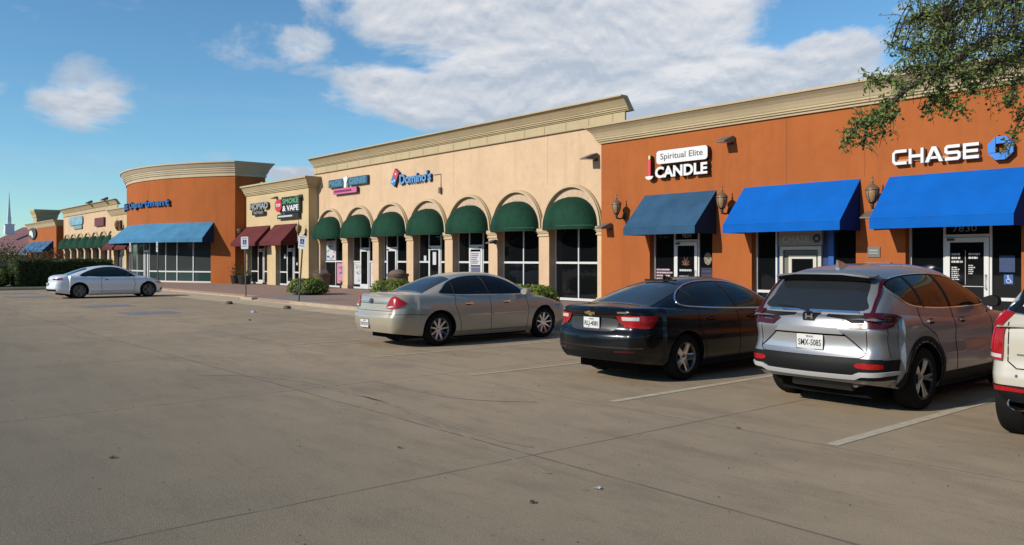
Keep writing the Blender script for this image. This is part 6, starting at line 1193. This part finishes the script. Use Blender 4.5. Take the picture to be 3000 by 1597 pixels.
    h, nn = P.hit('B', 0, 1.075); yb = h.y-.012
    add(P.patch([(-.11, 1.12), (.11, 1.12), (.07, 1.03), (-.07, 1.03)], 'B', .003, .004), 'badge_recess', M_plas)
    for x0, x1, z0, z1 in ((-.045, -.025, 1.045, 1.11), (.025, .045, 1.045, 1.11), (-.025, .025, 1.07, 1.085)): em.box(x0, x1, yb-.008, yb, z0, z1)
    em.build('badge', M_chr, t)
    add(P.patch([(-.36, .955), (.36, .955), (.42, .905), (-.42, .905)], 'B', .006, .03), 'garnish', mat('silver_garnish', (.42, .42, .43), .3, .6)); rc = add(P.patch([(-.40, .895), (.40, .895), (.62, .70), (-.62, .70)], 'B', .002), 'plate_recess', mat('bright_silver_paint', (.45, .455, .46), .3, .6, coat=1.)); add(P.patch([(-.42, .904), (.42, .904), (.46, .875), (-.46, .875)], 'B', .004), 'recess_shadow_gap', M_seam)
    for sg in (1, -1): P.line([(sg*.44, .88), (sg*.66, .69)], 'B', .007, 0).build('recess_edge_shade', M_plas, S['body'])  # shading down the slanting recess sides painted as dark lines
    plate(S, .02, .79, None, 'SMX-5085', .33, .165)
    # lower cladding and bright strip
    add(P.patch([(-.80, .635), (.80, .635), (.80, .40), (-.80, .40)], 'B', .006, .006, .04), 'bumper_cladding', M_plas)
    for sg in (1, -1): add(P.patch([(-.22, .635), (.36, .62), (.30, .40), (-.22, .40)], (sg, 55, (sg*.80, .12, 0)), .006, .006, .04), 'bumper_cladding', M_plas)
    add(P.patch([(-.86, .50), (-.60, .49), (-.52, .455), (.52, .455), (.60, .49), (.86, .5), (.84, .46), (.62, .445), (.54, .415), (-.54, .415), (-.62, .445), (-.84, .46)][::1], 'B', .014, .016, .03), 'skid_strip', mat('satin_silver', (.62, .62, .62), .35, .25))
    seam(S, [(-.66, 1.0), (-.655, .68), (-.6, .64), (.6, .64), (.655, .68), (.66, 1.0)], 'B', .005)
    for v in 'RL':
        for y in S['axles']:
            n = 18; r0, r1 = S['arch']-.003, S['arch']+.075; ar = [(y+r0*cos(a), .367+r0*sin(a)) for a in [pi*(-.06)+pi*1.12*i/n for i in range(n+1)]]+[(y+r1*cos(a), .367+r1*sin(a)) for a in [pi*1.06-pi*1.12*i/n for i in range(n+1)]]
            add(P.patch([q for q in ar if q[1] > .27], v, .004, .01, .03), 'arch_cladding', M_plas)
        add(P.patch([(1.52, .24), (3.22, .24), (3.20, .40), (1.54, .40)], v, .004, .008), 'sill_cladding', M_plas)
        seam(S, [(.98, 1.18), (.98, 1.0), (1.32, .85), (1.52, .6), (1.55, .41)], v); seam(S, [(1.83, 1.15), (1.86, .7), (1.88, .41)], v); seam(S, [(2.95, 1.08), (3.0, .8), (3.0, .41)], v)
        seam(S, [(.30, .98), (.33, .65)], v, .004)
    handle(S, 1.22, 1.02, Psv, .21); handle(S, 2.08, 1.0, Psv, .21); mirror_(S, 2.72, 1.2, M_plas)
    ex = MB(); ex.tube([(.5, .2, .33), (.5, .5, .33)], .035, 10); ex.tube([(-.35, .35, .28), (.4, .35, .28)], .05, 8); ex.build('exhaust', mat('exhaust_grey', (.12, .11, .10), .5, .5), t)
suv1()
# ---------------- white SUV at the right edge
Pwh = paint('pearl_white_paint', (.60, .55, .44), .15, .35)
S4 = dict(L=4.83, W=1.91, R=.375, axles=(.93, 3.81), arch=.425, rr_=.25, wd=.27, rr=.30, rf=.45, br=.07, bf=.2, rend=.8, fend=1.2, paint=Pwh, wi=-.03,
          plan=[(0, .94), (.35, .965), (1.0, .995), (2.2, 1), (3.4, .99), (4.1, .96), (4.83, .90)],
          sh=[(0, 1.16), (.5, 1.16), (1.4, 1.12), (2.2, 1.08), (3.0, 1.05), (3.5, 1.02), (4.2, .95), (4.6, .85), (4.83, .78)], bot=[(0, .44), (.5, .40), (1.4, .22), (3.4, .22), (4.2, .26), (4.83, .3)],
          sect=[(0, .12), (.08, .05), (.2, .015), (.4, .0), (.55, .0), (.66, .005), (.78, .015), (.9, .035), (1., .06)],
          rear=[(.25, .14), (.36, .06), (.5, .0), (.68, .0), (.73, .03), (.80, .055), (1.0, .065), (1.16, .09)], front=[(.2, .1), (.45, 0), (.7, .02), (.85, .1), (1., .26)],
          crown=[(0, .0), (.8, .03), (3, .07), (4, .06), (5, .03)],
          roof=[(.10, 1.10), (.16, 1.2), (.30, 1.38), (.44, 1.53), (.55, 1.60), (.8, 1.64), (1.4, 1.67), (2.1, 1.67), (2.7, 1.62), (3.1, 1.48), (3.5, 1.26), (3.8, 1.06), (3.9, .98)], gp=3.8, tum=.12, gin=.05, gplan=[(.1, .94), (.3, .955), (.8, .985), (1.6, 1), (3, 1), (3.5, .97), (3.9, .9)],
          spoke=(6, .07, .06, .03, 0), rim=M_rimS, rimface=M_rimD)
def suv2():
    S = S4; t = make_car(S, (-2.2, 8.3, 0), 'parked_car', 'white SUV cut by the right edge, with tall red tail lamp and oval exhaust', 'car'); P = S['P']; add = S['add']
    dlo = crv([(.75, 1.32), (.9, 1.50), (1.4, 1.57), (2.1, 1.57), (2.7, 1.50), (3.15, 1.28), (3.35, 1.10), (2.6, 1.10), (1.5, 1.15), (.85, 1.22)], 5); both(S, dlo, 'side_glass', M_cg, .005)
    rw = add(P.patch(crv([(-.70, 1.24), (0, 1.22), (.70, 1.24), (.68, 1.36), (.60, 1.52), (0, 1.55), (-.60, 1.52), (-.68, 1.36)], 4), 'B', .006), 'rear_window', M_cg); add(P.patch([(-.60, 2.9), (.60, 2.9), (.68, 3.6), (-.68, 3.6)], 'T', .004), 'windscreen', M_cg)
    st_ = MB(); h, nn = P.hit('B', -.5, 1.34)
    for k, (x, w_) in enumerate(((-.62, .05), (-.56, .06), (-.47, .07), (-.38, .05), (-.3, .07))): st_.tube([(x, h.y-.02, 1.30), (x+w_*.5, h.y+.005, 1.36), (x+w_, h.y-.02, 1.305), (x+w_*.4, h.y-.02, 1.30)], .007, 5)
    st_.build('window_script', M_sw, rw)
    P.line(crv([(-.70, 1.24), (0, 1.22), (.70, 1.24), (.68, 1.36), (.60, 1.52), (0, 1.55), (-.60, 1.52), (-.68, 1.36)], 4), 'B', .008, .006, True).build('window_trim', M_chr, t)
    for sg in (1, -1):
        org = (sg*.86, .1, 0); lp_ = [(-.08, 1.24), (.04, 1.25), (.09, 1.18), (.13, 1.0), (.14, .86), (.12, .82), (-.08, .80)]
        lamp = add(P.patch(lp_, (sg, 38, org), .005, .02, .025), 'tail_lamp', M_lamp); add(P.patch([(-.075, .86), (.135, .87), (.13, .835), (-.075, .825)], (sg, 38, org), .029), 'reversing_lamp', M_clr, lamp)
        for k in range(2): P.line([(-.01+k*.06, 1.22), (-.01+k*.06, .89)], (sg, 38, org), .006, .026).build('lamp_rib', mat('bright_red_lamp', (.55, .01, .02), .2, coat=1.), lamp)
        for k in range(11): P.line([(-.07, .9+k*.03), (-.03, .9+k*.03)], (sg, 38, org), .005, .026).build('lamp_rib', M_dlamp, lamp)
        add(P.patch([(sg*.52, .535), (sg*.80, .535), (sg*.80, .575), (sg*.52, .565)], 'B', .012, .006), 'reflector', M_lamp)
        ex = MB(); Mx = Matrix.Translation((sg*.40, .0, .40)) @ Matrix.Rotation(-pi/2, 4, 'X') @ Matrix.Diagonal((1.15, .8, 1, 1)); ex.lathe([(.07, -.03), (.078, -.04), (.085, -.02), (.085, .2)], 24, Matrix.Translation((sg*.60, .10, .42)) @ Matrix.Rotation(-pi/2, 4, 'X') @ Matrix.Diagonal((1.15, .8, 1, 1))); e_ = ex.build('exhaust_tip', M_chr, t, smooth=40)
        ex = MB(); ex.lathe([(.07, -.03), (.07, .15), (.001, .15)], 24, Matrix.Translation((sg*.60, .10, .42)) @ Matrix.Rotation(-pi/2, 4, 'X') @ Matrix.Diagonal((1.15, .8, 1, 1))); ex.build('exhaust_bore', M_well, e_)
        add(P.patch([(-.30, .585), (.30, .585), (.22, .43), (-.30, .43)], (sg, 50, (sg*.82, .12, 0)), .005, .006, .04), 'bumper_cladding', M_plas)
    add(P.patch([(-.80, .585), (.80, .585), (.78, .44), (-.78, .44)], 'B', .005, .006, .04), 'bumper_cladding', M_plas); seam(S, [(-.70, 1.16), (-.70, .80), (-.62, .74), (.62, .74), (.70, .80), (.70, 1.16)], 'B', .006)
    add(P.patch([(-.62, .86), (-.40, .86), (-.40, .875), (-.62, .875)], 'B', .003, .004), 'model_lettering', M_rimS); add(P.patch(crv([(-.62, .665), (-.60, .665), (-.60, .685), (-.62, .685)], 3), 'B', .002, .003), 'parking_sensor', M_rimD)
    add(P.patch([(-.3, .9), (.3, .9), (.32, .93), (-.32, .93)], 'B', .005, .02), 'chrome_strip', M_chr); plate(S, 0, .83, None, 'KTB-3920')
    for v in 'RL': seam(S, [(1.3, 1.1), (1.5, .6), (1.55, .3)], v); seam(S, [(2.3, 1.08), (2.32, .3)], v)
    mirror_(S, 3.1, 1.12, Pwh)
suv2()
# ---------------- silver coupe in the distance
Pcp = paint('bright_silver_coupe', (.92, .94, .98), .15, .3)
S5 = dict(L=4.83, W=1.86, R=.335, axles=(1.1, 3.97), arch=.38, rr_=.24, wd=.235, rr=.45, rf=.5, br=.12, bf=.25, rend=1.0, fend=1.3, paint=Pcp,
          plan=[(0, .92), (.5, .965), (1.2, 1.0), (2.3, .985), (3.6, .985), (4.3, .955), (4.83, .89)],
          sh=[(0, .93), (.25, .985), (.8, 1.0), (1.4, .975), (2.2, .94), (3.2, .93), (3.7, .91), (4.3, .83), (4.65, .72), (4.83, .62)], bot=[(0, .30), (.7, .2), (1.4, .16), (3.6, .16), (4.4, .17), (4.83, .2)],
          sect=[(0, .10), (.08, .05), (.2, .02), (.4, .02), (.6, .0), (.78, .01), (.9, .04), (1., .07)],
          rear=[(.2, .12), (.32, .03), (.45, .0), (.58, .03), (.72, .08), (.88, .09), (.98, .13)], front=[(.2, .05), (.45, 0), (.6, .04), (.75, .14), (.9, .3)],
          crown=[(0, .03), (.8, .05), (3, .07), (4, .06), (5, .03)],
          roof=[(.5, .98), (.8, 1.08), (1.15, 1.22), (1.55, 1.34), (2.0, 1.41), (2.4, 1.43), (2.8, 1.40), (3.1, 1.31), (3.45, 1.12), (3.75, .95), (3.85, .9)], gp=2.8, tum=.22, gin=.07, gplan=[(.4, .82), (1.1, .95), (1.9, 1), (3, 1), (3.6, .97), (4, .9)],
          spoke=(5, .05, .05, .03, .14), rim=M_rimD, rimface=M_rimD)
def coupe():
    S = S5; t = make_car(S, (-40.45, 7.5, 0), 'parked_car', 'bright silver two-door coupe parked before the clipped hedge at the left', 'car'); P = S['P']; add = S['add']; t.rotation_euler[2] = radians(0)
    dlo = crv([(1.15, .985), (1.35, 1.13), (1.8, 1.29), (2.3, 1.36), (2.7, 1.33), (3.05, 1.2), (3.3, 1.02), (3.35, .96), (2.4, .955), (1.6, .97)], 5); both(S, dlo, 'side_glass', mat('green_dark_glass', (.012, .022, .02), .04), .004)
    for v in 'RL': P.line(dlo, v, .012, .004, True).build('window_trim', M_plas, t); seam(S, [(2.0, .96), (1.98, .6), (2.02, .24)], v, .007); seam(S, [(3.32, .95), (3.38, .6), (3.34, .24)], v, .007); add(P.patch([(1.55, .30), (3.45, .30), (3.45, .33), (1.55, .33)], v, .003, .02), 'sill_trim', M_rimS); P.line([(1.4, .48), (3.4, .50)], v, .01, -.002).build('body_crease', Pcp, S['body'])
    add(P.patch([(-.60, .66), (0, .6), (.60, .66), (.56, 1.0), (.46, 1.5), (-.46, 1.5), (-.56, 1.0)], 'T', .004), 'rear_window', mat('grey_rear_glass', (.03, .034, .038), .08)); add(P.patch([(-.6, 3.2), (.6, 3.2), (.66, 3.65), (-.66, 3.65)], 'T', .004), 'windscreen', M_cg)
    for sg in (1, -1):
        add(P.patch([(-.20, .87), (.26, .90), (.28, .85), (.1, .81), (-.20, .82)], (sg, 50, (sg*.80, .12, 0)), .004, .012, .03), 'tail_lamp', M_lamp); add(P.patch([(4.25, .68), (4.6, .72), (4.7, .64), (4.45, .62)], 'R' if sg > 0 else 'L', .004, .012), 'headlamp', mat('smoked_lamp', (.12, .11, .10), .15, coat=1.)); add(P.patch([(4.5, .30), (4.72, .30), (4.72, .42), (4.62, .40)], 'R' if sg > 0 else 'L', .004), 'intake', M_plas)
    add(P.patch([(-.7, .32), (.7, .32), (.74, .42), (-.74, .42)], 'B', .003), 'diffuser', M_plas); plate(S, 0, .6, None, 'HNB-7731'); handle(S, 2.2, .82, M_chr, .2); mirror_(S, 3.1, 1.0, M_plas)
coupe()
